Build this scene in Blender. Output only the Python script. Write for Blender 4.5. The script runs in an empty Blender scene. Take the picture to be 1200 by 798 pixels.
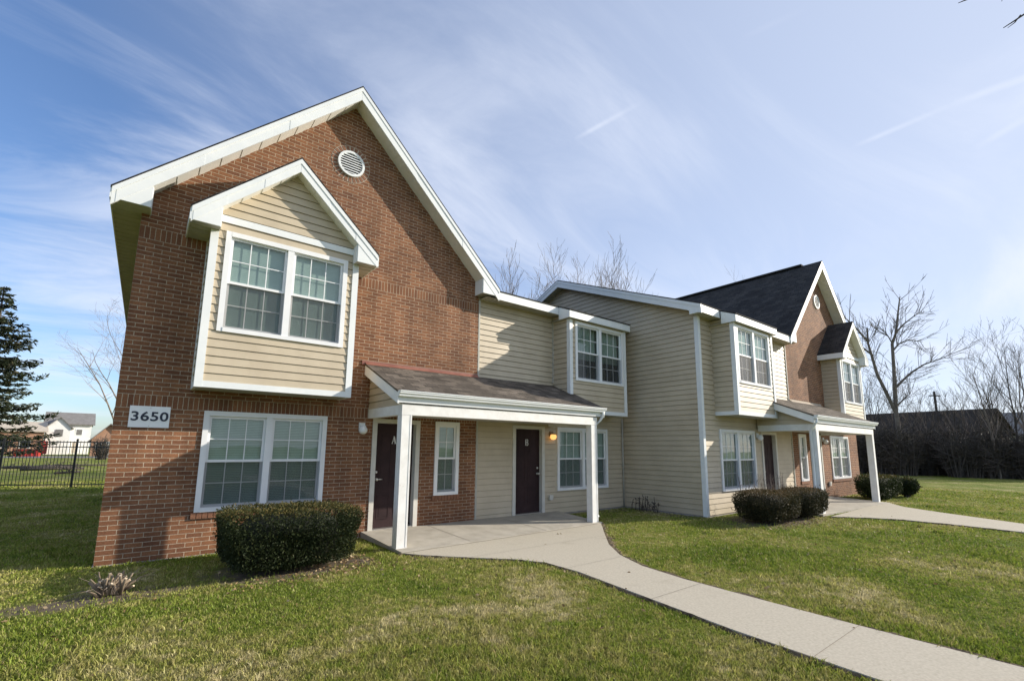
import bpy, bmesh, math, random
import numpy as np
from mathutils import Vector, Matrix
R = math.radians
scene = bpy.context.scene
COL = scene.collection

# ------------------------------------------------------------------ camera
CAM = Vector((0.3645, -8.996, 1.6998)); YAW, PITCH, ROLL = 0.6694, 0.1514, 0.0089
FOC, PCX, PCY = 545.68, 603.8, 441.44          # in pixels of a 1200 x 798 frame
_fw = Vector((math.sin(YAW)*math.cos(PITCH), math.cos(YAW)*math.cos(PITCH), math.sin(PITCH)))
_rt = Vector((math.cos(YAW), -math.sin(YAW), 0)); _up = _rt.cross(_fw)
_r, _u = math.cos(ROLL)*_rt+math.sin(ROLL)*_up, -math.sin(ROLL)*_rt+math.cos(ROLL)*_up
cd = bpy.data.cameras.new('camera'); cam = bpy.data.objects.new('camera', cd); COL.objects.link(cam)
m = Matrix((( _r.x, _u.x, -_fw.x, CAM.x), (_r.y, _u.y, -_fw.y, CAM.y), (_r.z, _u.z, -_fw.z, CAM.z), (0, 0, 0, 1)))
cam.matrix_world = m
cd.sensor_fit = 'HORIZONTAL'; cd.sensor_width = 36; cd.lens = FOC/1200*36
cd.shift_x = -(PCX-600)/1200; cd.shift_y = (PCY-399)/1200
cd.clip_start = 0.05; cd.clip_end = 1500
scene.camera = cam

def ground(u, D):                               # the point of the ground D metres away in the direction of frame column u
    d = _fw + _r*((u-PCX)/FOC) - _u*((525-PCY)/FOC)
    h = Vector((d.x, d.y, 0)).normalized()
    return Vector((CAM.x+h.x*D, CAM.y+h.y*D, 0))

# ------------------------------------------------------------------ world, sun, exposure
SUN = Vector((2.3, -1.0, 1.05)).normalized()
EL = math.asin(SUN.z); AZ = math.atan2(SUN.x, SUN.y)
world = bpy.data.worlds.new('World'); scene.world = world; world.use_nodes = True
wn = world.node_tree.nodes; wl = world.node_tree.links; wn.clear()
def N(nodes, t, **kw):
    n = nodes.new(t)
    for k, v in kw.items():
        if k == 'inp':
            for a, b in v.items(): n.inputs[a].default_value = b
        else: setattr(n, k, v)
    return n
def build_world():
    out = N(wn, 'ShaderNodeOutputWorld'); bg = N(wn, 'ShaderNodeBackground', inp={'Strength': 0.142})
    sky = N(wn, 'ShaderNodeTexSky', sky_type='NISHITA', sun_disc=False, sun_elevation=EL, sun_rotation=AZ,
            altitude=200, air_density=1.0, dust_density=1.0, ozone_density=3.5)
    tc = N(wn, 'ShaderNodeTexCoord'); sep = N(wn, 'ShaderNodeSeparateXYZ'); wl.new(tc.outputs['Generated'], sep.inputs[0])
    # project the direction on a high flat sheet so that the cirrus recedes to the horizon
    zc = N(wn, 'ShaderNodeMath', operation='MAXIMUM', inp={1: 0.0}); wl.new(sep.outputs['Z'], zc.inputs[0])
    za = N(wn, 'ShaderNodeMath', operation='ADD', inp={1: 0.16}); wl.new(zc.outputs[0], za.inputs[0])
    dx = N(wn, 'ShaderNodeMath', operation='DIVIDE'); dy = N(wn, 'ShaderNodeMath', operation='DIVIDE')
    wl.new(sep.outputs['X'], dx.inputs[0]); wl.new(za.outputs[0], dx.inputs[1])
    wl.new(sep.outputs['Y'], dy.inputs[0]); wl.new(za.outputs[0], dy.inputs[1])
    cb = N(wn, 'ShaderNodeCombineXYZ'); wl.new(dx.outputs[0], cb.inputs[0]); wl.new(dy.outputs[0], cb.inputs[1])
    mp = N(wn, 'ShaderNodeMapping'); mp.inputs['Rotation'].default_value = (0, 0, R(25)); mp.inputs['Scale'].default_value = (0.45, 1.25, 1)
    wl.new(cb.outputs[0], mp.inputs[0])
    n1 = N(wn, 'ShaderNodeTexNoise', inp={'Scale': 1.35, 'Detail': 10, 'Roughness': 0.62, 'Distortion': 0.9}); wl.new(mp.outputs[0], n1.inputs['Vector'])
    n2 = N(wn, 'ShaderNodeTexNoise', inp={'Scale': 0.55, 'Detail': 2, 'Roughness': 0.5}); wl.new(cb.outputs[0], n2.inputs['Vector'])
    mul = N(wn, 'ShaderNodeMath', operation='MULTIPLY'); wl.new(n1.outputs[0], mul.inputs[0]); wl.new(n2.outputs[0], mul.inputs[1])
    r = N(wn, 'ShaderNodeMapRange', inp={'From Min': 0.175, 'From Max': 0.37, 'To Min': 0.0, 'To Max': 0.70}); r.interpolation_type = 'SMOOTHSTEP'
    wl.new(mul.outputs[0], r.inputs['Value'])
    # a thin veil, denser towards the sun
    nd = N(wn, 'ShaderNodeVectorMath', operation='DOT_PRODUCT'); nd.inputs[1].default_value = SUN; wl.new(tc.outputs['Generated'], nd.inputs[0])
    r2 = N(wn, 'ShaderNodeMapRange', inp={'From Min': -0.2, 'From Max': 0.9, 'To Min': 0.0, 'To Max': 0.82}); wl.new(nd.outputs['Value'], r2.inputs['Value'])
    ad = r
    # contrails: straight lines on the cirrus sheet
    acc = ad
    for (a, c, w, lo, hi, amt) in CONTRAILS:
        ca, sa = math.cos(a), math.sin(a)
        t1 = N(wn, 'ShaderNodeVectorMath', operation='DOT_PRODUCT'); t1.inputs[1].default_value = (-sa, ca, 0); wl.new(cb.outputs[0], t1.inputs[0])
        t2 = N(wn, 'ShaderNodeMath', operation='SUBTRACT', inp={1: c}); wl.new(t1.outputs['Value'], t2.inputs[0])
        t3 = N(wn, 'ShaderNodeMath', operation='ABSOLUTE'); wl.new(t2.outputs[0], t3.inputs[0])
        t4 = N(wn, 'ShaderNodeMapRange', inp={'From Min': 0.0, 'From Max': w, 'To Min': amt, 'To Max': 0.0}); t4.interpolation_type = 'SMOOTHSTEP'; wl.new(t3.outputs[0], t4.inputs['Value'])
        s1 = N(wn, 'ShaderNodeVectorMath', operation='DOT_PRODUCT'); s1.inputs[1].default_value = (ca, sa, 0); wl.new(cb.outputs[0], s1.inputs[0])
        e1 = N(wn, 'ShaderNodeMapRange', inp={'From Min': lo-.02, 'From Max': lo+.03}); wl.new(s1.outputs['Value'], e1.inputs['Value'])
        e2 = N(wn, 'ShaderNodeMapRange', inp={'From Min': hi-.12, 'From Max': hi, 'To Min': 1.0, 'To Max': 0.0}); wl.new(s1.outputs['Value'], e2.inputs['Value'])
        p1 = N(wn, 'ShaderNodeMath', operation='MULTIPLY'); wl.new(t4.outputs[0], p1.inputs[0]); wl.new(e1.outputs[0], p1.inputs[1])
        p2 = N(wn, 'ShaderNodeMath', operation='MULTIPLY'); wl.new(p1.outputs[0], p2.inputs[0]); wl.new(e2.outputs[0], p2.inputs[1])
        a2 = N(wn, 'ShaderNodeMath', operation='ADD', use_clamp=True); wl.new(acc.outputs[0], a2.inputs[0]); wl.new(p2.outputs[0], a2.inputs[1]); acc = a2
    mx = N(wn, 'ShaderNodeMix', data_type='RGBA'); wl.new(r2.outputs[0], mx.inputs[0]); tint = N(wn, 'ShaderNodeVectorMath', operation='MULTIPLY'); tint.inputs[1].default_value = (1.00, 1.03, 1.12); wl.new(sky.outputs[0], tint.inputs[0]); wl.new(tint.outputs[0], mx.inputs[6])
    mx.inputs[7].default_value = (3.35, 3.75, 4.6, 1)
    m2 = N(wn, 'ShaderNodeMix', data_type='RGBA'); wl.new(acc.outputs[0], m2.inputs[0]); wl.new(mx.outputs[2], m2.inputs[6]); m2.inputs[7].default_value = (4.7, 5.0, 5.7, 1)
    wl.new(m2.outputs[2], bg.inputs[0]); wl.new(bg.outputs[0], out.inputs[0])
def sheet(u, v):                               # frame pixel -> point of the cirrus sheet, used for where the contrails lie in the sky
    d = (_fw + _r*((u-PCX)/FOC) - _u*((v-PCY)/FOC)).normalized()
    return np.array([d.x, d.y])/(max(d.z, 0)+.16)
CONTRAILS = []
for (p, q, w, amt) in (((680, 160), (756, 118), .012, .26), ((1010, 168), (1128, 118), .015, .30), ((1128, 118), (1290, 60), .02, .28), ((880, 40), (950, 8), .012, .10), ((1150,170),(1260,105),.02,.22)):
    a, b = sheet(*p), sheet(*q); t = b-a; ang = math.atan2(t[1], t[0])
    nrm = np.array([-math.sin(ang), math.cos(ang)]); along = np.array([math.cos(ang), math.sin(ang)])
    CONTRAILS.append((ang, float(a@nrm), w, float(a@along), float(b@along), amt))
build_world()
ld = bpy.data.lights.new('sun', 'SUN'); ld.energy = 4.8; ld.angle = R(0.53); ld.color = (1.0, 0.91, 0.78)
sun = bpy.data.objects.new('sun', ld); COL.objects.link(sun); sun.rotation_euler = SUN.to_track_quat('Z', 'Y').to_euler(); sun.location = (30, -20, 30)
scene.view_settings.view_transform = 'Standard'; scene.view_settings.look = 'None'
scene.view_settings.exposure = 0.45; scene.view_settings.gamma = 1.0; scene.view_settings.use_curve_mapping = False
scene.render.engine = 'CYCLES'; scene.cycles.max_bounces = 8; scene.cycles.transparent_max_bounces = 16
scene.cycles.use_adaptive_sampling = True; scene.cycles.caustics_reflective = False; scene.cycles.caustics_refractive = False
try: scene.cycles.use_denoising = True
except Exception: pass

# ------------------------------------------------------------------ helpers
class MB:
    def __init__(s, tf=None, flip=False): s.v = []; s.f = []; s.tf = tf; s.flip = flip
    def add(s, pts, faces):
        o = len(s.v)
        for p in pts: s.v.append(tuple(s.tf(p)) if s.tf else tuple(p))
        for f in faces: s.f.append(tuple(o+i for i in (reversed(f) if s.flip else f)))
    def poly(s, pts): s.add(pts, [tuple(range(len(pts)))])
    def box(s, x0, x1, y0, y1, z0, z1):
        s.add([(x0,y0,z0),(x1,y0,z0),(x1,y1,z0),(x0,y1,z0),(x0,y0,z1),(x1,y0,z1),(x1,y1,z1),(x0,y1,z1)],
              [(0,3,2,1),(4,5,6,7),(0,1,5,4),(1,2,6,5),(2,3,7,6),(3,0,4,7)])
    def prism(s, poly, fn, a, b):               # poly: 2-D points (counter-clockwise), fn(p, q, depth) -> 3-D
        n = len(poly)
        s.add([fn(p[0], p[1], a) for p in poly]+[fn(p[0], p[1], b) for p in poly],
              [tuple(range(n)), tuple(range(2*n-1, n-1, -1))]+[(i, i+n, (i+1) % n+n, (i+1) % n) for i in range(n)])
    def tube(s, pts, rad, n=6, cap=True):
        pts = [Vector(p) for p in pts]; rings = []; ref = Vector((0.3, 0.2, 1))
        for i, p in enumerate(pts):
            d = (pts[min(i+1, len(pts)-1)]-pts[max(i-1, 0)])
            d = d.normalized() if d.length > 1e-9 else Vector((0, 0, 1))
            a = d.cross(ref)
            if a.length < 1e-3: a = d.cross(Vector((1, 0, 0)))
            a.normalize(); b = d.cross(a); r = rad[i] if hasattr(rad, '__len__') else rad
            rings.append([p+a*(r*math.cos(2*math.pi*k/n))+b*(r*math.sin(2*math.pi*k/n)) for k in range(n)])
        V = [q for g in rings for q in g]; F = []
        for i in range(len(pts)-1):
            for k in range(n):
                F.append((i*n+k, i*n+(k+1) % n, (i+1)*n+(k+1) % n, (i+1)*n+k))
        if cap: F.append(tuple(reversed(range(n)))); F.append(tuple(range((len(pts)-1)*n, len(pts)*n)))
        s.add(V, F)
    def lathe(s, c, prof, n=16, ax='z'):        # prof: (radius, height)
        V = []; F = []
        for r, h in prof:
            for k in range(n):
                a = 2*math.pi*k/n; x, y = r*math.cos(a), r*math.sin(a)
                V.append((c[0]+x, c[1]+y, c[2]+h) if ax == 'z' else (c[0]+x, c[1]-h, c[2]+y))
        for i in range(len(prof)-1):
            for k in range(n): F.append((i*n+k, i*n+(k+1) % n, (i+1)*n+(k+1) % n, (i+1)*n+k))
        F.append(tuple(range(n))); F.append(tuple(range((len(prof)-1)*n, len(prof)*n)))
        s.add(V, F)

def finish(name, verts, faces, mat, parent=None, smooth=False, fix=False):
    V = np.array(verts, dtype=float); lo, hi = V.min(0), V.max(0); c = (lo+hi)/2
    if parent is None: c[2] = lo[2]
    me = bpy.data.meshes.new(name); me.from_pydata((V-c).tolist(), [], faces)
    if fix:
        bm = bmesh.new(); bm.from_mesh(me); bmesh.ops.remove_doubles(bm, verts=bm.verts, dist=1e-5); bmesh.ops.recalc_face_normals(bm, faces=bm.faces); bm.to_mesh(me); bm.free()
    me.materials.append(mat)
    if smooth: me.polygons.foreach_set('use_smooth', [True]*len(me.polygons))
    o = bpy.data.objects.new(name, me); COL.objects.link(o)
    if parent is not None:
        o.parent = parent; pw = parent.location if parent.parent is None else parent.location+parent.parent.location
        o.location = Vector(c)-pw
    else: o.location = c
    return o
def part(name, mb, mat, parent, smooth=False): return finish(name, mb.v, mb.f, mat, parent, smooth)
def thing(name, label, cat, loc, group=None):
    o = bpy.data.objects.new(name, None); COL.objects.link(o); o.location = loc; o.empty_display_size = .3
    return tag(o, label, cat, group)
def tag(o, label, cat, group=None):
    o['label'] = label; o['category'] = cat
    if group: o['group'] = group
    return o
def struct(name, mb, mat, kind='structure'):
    o = finish(name, mb.v, mb.f, mat); o['kind'] = kind; return o
def clip(poly, a, b, c):                        # keep a*u + b*w <= c
    out = []
    for i in range(len(poly)):
        p, q = poly[i], poly[(i+1) % len(poly)]
        dp, dq = a*p[0]+b*p[1]-c, a*q[0]+b*q[1]-c
        if dp <= 1e-9: out.append(p)
        if (dp < -1e-9 and dq > 1e-9) or (dp > 1e-9 and dq < -1e-9):
            t = dp/(dp-dq); out.append((p[0]+t*(q[0]-p[0]), p[1]+t*(q[1]-p[1])))
    return out

# ------------------------------------------------------------------ materials
def new_mat(name):
    m = bpy.data.materials.new(name); m.use_nodes = True; nt = m.node_tree; nt.nodes.clear()
    out = nt.nodes.new('ShaderNodeOutputMaterial'); b = nt.nodes.new('ShaderNodeBsdfPrincipled'); nt.links.new(b.outputs[0], out.inputs[0])
    return m, nt, nt.nodes, nt.links, b
def ramp(nodes, stops):
    n = nodes.new('ShaderNodeValToRGB'); e = n.color_ramp.elements
    while len(e) < len(stops): e.new(0.5)
    for x, (p, c) in zip(e, stops): x.position = p; x.color = (*c, 1)
    return n
def noisy(name, c1, c2, scale=3.0, rough=0.6, detail=5, bump=0.0, bscale=60.0, spec=0.5, stretch=None, lo=.35, hi=.65, dirt=None):
    m, nt, ns, lk, b = new_mat(name)
    g = ns.new('ShaderNodeNewGeometry'); src = g.outputs['Position']
    if stretch:
        mp = ns.new('ShaderNodeMapping'); mp.inputs['Scale'].default_value = stretch; lk.new(src, mp.inputs[0]); src = mp.outputs[0]
    n = N(ns, 'ShaderNodeTexNoise', inp={'Scale': scale, 'Detail': detail, 'Roughness': .6}); lk.new(src, n.inputs['Vector'])
    r = ramp(ns, [(lo, c1), (hi, c2)]); lk.new(n.outputs[0], r.inputs[0])
    col = r.outputs[0]
    if dirt:                                     # (colour, scale, threshold, amount): stains with a shape of their own
        d = N(ns, 'ShaderNodeTexNoise', inp={'Scale': dirt[1], 'Detail': 8, 'Roughness': .65, 'Distortion': .4}); lk.new(src, d.inputs['Vector'])
        q = N(ns, 'ShaderNodeMapRange', inp={'From Min': dirt[2], 'From Max': dirt[2]+.14, 'To Min': 0, 'To Max': dirt[3]}); lk.new(d.outputs[0], q.inputs['Value'])
        mx = N(ns, 'ShaderNodeMix', data_type='RGBA'); lk.new(q.outputs[0], mx.inputs[0]); lk.new(col, mx.inputs[6]); mx.inputs[7].default_value = (*dirt[0], 1); col = mx.outputs[2]
    lk.new(col, b.inputs['Base Color']); b.inputs['Roughness'].default_value = rough; b.inputs['Specular IOR Level'].default_value = spec
    if bump:
        n2 = N(ns, 'ShaderNodeTexNoise', inp={'Scale': bscale, 'Detail': 4}); lk.new(g.outputs['Position'], n2.inputs['Vector'])
        bp = N(ns, 'ShaderNodeBump', inp={'Strength': bump, 'Distance': .01}); lk.new(n2.outputs[0], bp.inputs['Height']); lk.new(bp.outputs[0], b.inputs['Normal'])
    return m
S1 = 2.249; ROW = 0.0677
def brick_mat(name, ca, cb_, mortar):
    m, nt, ns, lk, b = new_mat(name)
    g = ns.new('ShaderNodeNewGeometry'); sp = ns.new('ShaderNodeSeparateXYZ'); lk.new(g.outputs['Position'], sp.inputs[0])
    u = N(ns, 'ShaderNodeMath', operation='ADD'); lk.new(sp.outputs[0], u.inputs[0]); lk.new(sp.outputs[1], u.inputs[1])
    v = N(ns, 'ShaderNodeMath', operation='SUBTRACT', inp={1: S1-ROW*60}); lk.new(sp.outputs[2], v.inputs[0])
    cv = ns.new('ShaderNodeCombineXYZ'); lk.new(u.outputs[0], cv.inputs[0]); lk.new(v.outputs[0], cv.inputs[1])
    # slightly wobbly joints
    wn_ = N(ns, 'ShaderNodeTexNoise', inp={'Scale': 9, 'Detail': 2}); lk.new(g.outputs['Position'], wn_.inputs['Vector'])
    ws = N(ns, 'ShaderNodeVectorMath', operation='SCALE', inp={'Scale': .006}); lk.new(wn_.outputs['Color'], ws.inputs[0])
    wa = N(ns, 'ShaderNodeVectorMath', operation='ADD'); lk.new(cv.outputs[0], wa.inputs[0]); lk.new(ws.outputs[0], wa.inputs[1])
    def bt(w, h, off):
        t = N(ns, 'ShaderNodeTexBrick', offset=off, offset_frequency=2, squash=1, inp={'Scale': 1, 'Mortar Size': .0052, 'Mortar Smooth': .25, 'Bias': 0, 'Brick Width': w, 'Row Height': h})
        t.inputs['Color1'].default_value = (*ca, 1); t.inputs['Color2'].default_value = (*cb_, 1); t.inputs['Mortar'].default_value = (*mortar, 1)
        lk.new(wa.outputs[0], t.inputs['Vector']); return t
    A = bt(.208, ROW, .5); B = bt(ROW, ROW*3, 0.0)
    # soldier courses: three rows starting at S1 and 36 rows higher
    def band(z0):
        c = N(ns, 'ShaderNodeMath', operation='COMPARE', inp={1: z0+ROW*1.5, 2: ROW*1.5}); lk.new(sp.outputs[2], c.inputs[0]); return c
    b1, b2 = band(S1), band(S1+39*ROW)
    bs = N(ns, 'ShaderNodeMath', operation='MAXIMUM'); lk.new(b1.outputs[0], bs.inputs[0]); lk.new(b2.outputs[0], bs.inputs[1])
    mc = N(ns, 'ShaderNodeMix', data_type='RGBA'); lk.new(bs.outputs[0], mc.inputs[0]); lk.new(A.outputs[0], mc.inputs[6]); lk.new(B.outputs[0], mc.inputs[7])
    mf = N(ns, 'ShaderNodeMix', data_type='FLOAT'); lk.new(bs.outputs[0], mf.inputs[0]); lk.new(A.outputs[1], mf.inputs[2]); lk.new(B.outputs[1], mf.inputs[3])
    n1 = N(ns, 'ShaderNodeTexNoise', inp={'Scale': 1.3, 'Detail': 4}); lk.new(g.outputs['Position'], n1.inputs['Vector'])
    n2 = N(ns, 'ShaderNodeTexNoise', inp={'Scale': 45, 'Detail': 5}); lk.new(g.outputs['Position'], n2.inputs['Vector'])
    r1 = N(ns, 'ShaderNodeMapRange', inp={'From Min': .3, 'From Max': .7, 'To Min': .78, 'To Max': 1.18}); lk.new(n1.outputs[0], r1.inputs['Value'])
    r2 = N(ns, 'ShaderNodeMapRange', inp={'From Min': .3, 'From Max': .7, 'To Min': .78, 'To Max': 1.2}); lk.new(n2.outputs[0], r2.inputs['Value'])
    ml = N(ns, 'ShaderNodeMath', operation='MULTIPLY'); lk.new(r1.outputs[0], ml.inputs[0]); lk.new(r2.outputs[0], ml.inputs[1])
    mp = ns.new('ShaderNodeMapping'); mp.inputs['Scale'].default_value = (2.6, 2.6, .22); lk.new(g.outputs['Position'], mp.inputs[0])
    n3 = N(ns, 'ShaderNodeTexNoise', inp={'Scale': 1.6, 'Detail': 5, 'Roughness': .6}); lk.new(mp.outputs[0], n3.inputs['Vector'])
    r3 = N(ns, 'ShaderNodeMapRange', inp={'From Min': .35, 'From Max': .68, 'To Min': .86, 'To Max': 1.12}); lk.new(n3.outputs[0], r3.inputs['Value'])
    m3 = N(ns, 'ShaderNodeMath', operation='MULTIPLY'); lk.new(ml.outputs[0], m3.inputs[0]); lk.new(r3.outputs[0], m3.inputs[1]); ml = m3
    vs = N(ns, 'ShaderNodeVectorMath', operation='SCALE'); lk.new(mc.outputs[2], vs.inputs[0]); lk.new(ml.outputs[0], vs.inputs['Scale'])
    lk.new(vs.outputs[0], b.inputs['Base Color']); b.inputs['Roughness'].default_value = .85; b.inputs['Specular IOR Level'].default_value = .25
    h1 = N(ns, 'ShaderNodeMath', operation='SUBTRACT', inp={0: 1.0}); lk.new(mf.outputs[0], h1.inputs[1])
    h2 = N(ns, 'ShaderNodeMath', operation='MULTIPLY_ADD', inp={1: .22}); lk.new(n2.outputs[0], h2.inputs[0]); lk.new(h1.outputs[0], h2.inputs[2])
    bp = N(ns, 'ShaderNodeBump', inp={'Strength': .8, 'Distance': .008}); lk.new(h2.outputs[0], bp.inputs['Height']); lk.new(bp.outputs[0], b.inputs['Normal'])
    return m
def shingle_mat(name, c1, c2, axis):            # axis: which coordinate runs along the rows ('x' rows along X, 'y' rows along Y)
    m, nt, ns, lk, b = new_mat(name)
    g = ns.new('ShaderNodeNewGeometry'); sp = ns.new('ShaderNodeSeparateXYZ'); lk.new(g.outputs['Position'], sp.inputs[0])
    cv = ns.new('ShaderNodeCombineXYZ'); lk.new(sp.outputs[0 if axis == 'x' else 1], cv.inputs[0])
    k = N(ns, 'ShaderNodeMath', operation='MULTIPLY', inp={1: 2.6 if axis == 'x' else 1.41}); lk.new(sp.outputs[2], k.inputs[0]); lk.new(k.outputs[0], cv.inputs[1])
    t = N(ns, 'ShaderNodeTexBrick', offset=.37, offset_frequency=2, inp={'Scale': 1, 'Mortar Size': .006, 'Mortar Smooth': .3, 'Bias': 0, 'Brick Width': .28, 'Row Height': .14})
    t.inputs['Color1'].default_value = (*c1, 1); t.inputs['Color2'].default_value = (*c2, 1); t.inputs['Mortar'].default_value = (*[x*.35 for x in c1], 1)
    lk.new(cv.outputs[0], t.inputs['Vector'])
    n = N(ns, 'ShaderNodeTexNoise', inp={'Scale': 130, 'Detail': 3}); lk.new(g.outputs['Position'], n.inputs['Vector'])
    n2 = N(ns, 'ShaderNodeTexNoise', inp={'Scale': 2.2, 'Detail': 4}); lk.new(g.outputs['Position'], n2.inputs['Vector'])
    r = N(ns, 'ShaderNodeMapRange', inp={'From Min': .3, 'From Max': .7, 'To Min': .6, 'To Max': 1.4}); lk.new(n.outputs[0], r.inputs['Value'])
    r2 = N(ns, 'ShaderNodeMapRange', inp={'From Min': .3, 'From Max': .7, 'To Min': .75, 'To Max': 1.2}); lk.new(n2.outputs[0], r2.inputs['Value'])
    ml = N(ns, 'ShaderNodeMath', operation='MULTIPLY'); lk.new(r.outputs[0], ml.inputs[0]); lk.new(r2.outputs[0], ml.inputs[1])
    vs = N(ns, 'ShaderNodeVectorMath', operation='SCALE'); lk.new(t.outputs[0], vs.inputs[0]); lk.new(ml.outputs[0], vs.inputs['Scale'])
    lk.new(vs.outputs[0], b.inputs['Base Color']); b.inputs['Roughness'].default_value = .92; b.inputs['Specular IOR Level'].default_value = .2
    h = N(ns, 'ShaderNodeMath', operation='MULTIPLY_ADD', inp={1: .5}); lk.new(n.outputs[0], h.inputs[0])
    fr = N(ns, 'ShaderNodeMath', operation='SUBTRACT', inp={0: 1}); lk.new(t.outputs[1], fr.inputs[1]); lk.new(fr.outputs[0], h.inputs[2])
    bp = N(ns, 'ShaderNodeBump', inp={'Strength': .7, 'Distance': .01}); lk.new(h.outputs[0], bp.inputs['Height']); lk.new(bp.outputs[0], b.inputs['Normal'])
    return m
def glass_mat(name, tint):
    m, nt, ns, lk, b = new_mat(name); ns.remove(b); out = ns[0]
    tr = N(ns, 'ShaderNodeBsdfTransparent'); tr.inputs[0].default_value = (*tint, 1)
    gl = N(ns, 'ShaderNodeBsdfGlossy', inp={'Roughness': .01}); gl.inputs[0].default_value = (.95, 1, 1, 1)
    g = ns.new('ShaderNodeNewGeometry'); n = N(ns, 'ShaderNodeTexNoise', inp={'Scale': 1.6, 'Detail': 1}); lk.new(g.outputs['Position'], n.inputs['Vector'])
    bp = N(ns, 'ShaderNodeBump', inp={'Strength': .05, 'Distance': .05}); lk.new(n.outputs[0], bp.inputs['Height']); lk.new(bp.outputs[0], gl.inputs['Normal'])
    fr = N(ns, 'ShaderNodeLayerWeight', inp={'Blend': .5}); pw = N(ns, 'ShaderNodeMath', operation='POWER', inp={1: 4.0}); lk.new(fr.outputs['Facing'], pw.inputs[0])
    k = N(ns, 'ShaderNodeMath', operation='MULTIPLY_ADD', use_clamp=True, inp={1: .85, 2: .085}); lk.new(pw.outputs[0], k.inputs[0])
    mx = ns.new('ShaderNodeMixShader'); lk.new(k.outputs[0], mx.inputs[0]); lk.new(tr.outputs[0], mx.inputs[1]); lk.new(gl.outputs[0], mx.inputs[2]); lk.new(mx.outputs[0], out.inputs[0])
    return m
def screen_mat(name):
    m, nt, ns, lk, b = new_mat(name); out = ns[0]
    b.inputs['Base Color'].default_value = (.05, .055, .055, 1); b.inputs['Roughness'].default_value = .6
    tr = ns.new('ShaderNodeBsdfTransparent'); mx = N(ns, 'ShaderNodeMixShader', inp={0: .40}); lk.new(tr.outputs[0], mx.inputs[1]); lk.new(b.outputs[0], mx.inputs[2]); lk.new(mx.outputs[0], out.inputs[0])
    return m
def glow_mat(name, col, st):
    m, nt, ns, lk, b = new_mat(name); b.inputs['Base Color'].default_value = (*col, 1); b.inputs['Emission Color'].default_value = (*col, 1); b.inputs['Emission Strength'].default_value = st
    return m

M = {}
M['brick'] = brick_mat('red_brick', (.262, .120, .060), (.165, .073, .040), (.47, .385, .285))
M['brick_unit'] = noisy('brick_unit', (.17, .078, .044), (.25, .115, .062), 11, .85, bump=.4)
M['mortar'] = noisy('mortar', (.42, .35, .28), (.5, .43, .34), 20, .9)
M['siding'] = noisy('cream_siding', (.475, .40, .287), (.55, .47, .345), 1.6, .5, bump=.5, bscale=2.6, dirt=((.38, .315, .22), 2.2, .60, .35))
M['white'] = noisy('white_trim', (.73, .76, .77), (.80, .82, .82), 2.5, .45, dirt=((.55, .53, .46), 5, .64, .45))
M['worn'] = noisy('worn_white_paint', (.74, .73, .70), (.83, .83, .81), 5, .6, dirt=((.42, .37, .30), 14, .62, .6))
M['soffit'] = noisy('shaded_soffit_vinyl', (.40, .39, .34), (.47, .455, .40), 3, .55)  # same vinyl as the white rakes, with the eave shade put into the colour
M['soffit_white'] = noisy('white_soffit', (.74, .73, .67), (.81, .80, .74), 3, .5)
M['vinyl'] = noisy('window_vinyl', (.78, .79, .80), (.84, .84, .84), 4, .35)
M['tantrim'] = noisy('door_casing', (.58, .56, .50), (.66, .64, .58), 4, .5)
M['shingle_y'] = shingle_mat('black_shingles', (.030, .030, .032), (.055, .052, .05), 'y')
M['shingle_x'] = shingle_mat('dark_shingles', (.035, .034, .034), (.06, .056, .052), 'x')
M['shingle_porch'] = shingle_mat('brown_shingles', (.070, .060, .050), (.165, .140, .115), 'x')
M['flash'] = noisy('rust_red_flashing', (.20, .075, .055), (.28, .12, .085), 5, .5)
M['glass'] = glass_mat('window_glass', (.60, .70, .68))
M['screen'] = screen_mat('insect_screen')
M['blind'] = noisy('blind_slats', (.78, .82, .77), (.86, .88, .84), 6, .6)
M['curtain'] = noisy('pale_curtain', (.50, .52, .46), (.62, .64, .57), 5, .9)
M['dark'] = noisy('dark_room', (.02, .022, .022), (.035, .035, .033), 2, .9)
M['door'] = noisy('maroon_door', (.026, .013, .014), (.042, .021, .022), 3, .62, spec=.25, dirt=((.09, .07, .07), 6, .63, .35))
M['metal'] = noisy('satin_metal', (.55, .54, .52), (.66, .65, .62), 8, .3); M['metal'].node_tree.nodes['Principled BSDF'].inputs['Metallic'].default_value = .85
M['brass'] = noisy('tarnished_brass', (.20, .12, .05), (.30, .19, .08), 9, .4)
M['globe'] = noisy('white_globe', (.80, .81, .82), (.86, .87, .88), 4, .18)
M['globe_lit'] = glow_mat('lit_globe', (1.0, .50, .15), .95)
M['sign'] = noisy('sign_panel', (.82, .84, .86), (.87, .885, .90), 6, .4)
M['navy'] = noisy('navy_digits', (.012, .018, .04), (.02, .028, .055), 6, .5)
M['letter'] = noisy('white_letter', (.72, .72, .72), (.8, .8, .8), 9, .5)
M['concrete'] = noisy('concrete_slab', (.36, .33, .275), (.46, .425, .36), 3.2, .9, detail=9, bump=.25, bscale=160, spec=.2, dirt=((.30, .27, .22), 1.7, .6, .5))
M['walk'] = noisy('concrete_walk', (.42, .378, .30), (.515, .47, .38), 38, .9, detail=10, bump=.35, bscale=220, spec=.2, dirt=((.30, .26, .20), 1.3, .585, .38))
M['foundation'] = noisy('foundation', (.26, .23, .21), (.35, .32, .29), 6, .9, bump=.3)
M['bark'] = noisy('grey_bark', (.13, .105, .085), (.23, .195, .16), 6, .9, bump=.5, bscale=25, stretch=(1, 1, .25))
M['bark_dark'] = noisy('dark_bark', (.05, .042, .036), (.10, .085, .07), 6, .9)
M['bark_pale'] = noisy('pale_bark', (.12, .10, .082), (.20, .17, .14), 6, .9)
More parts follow.
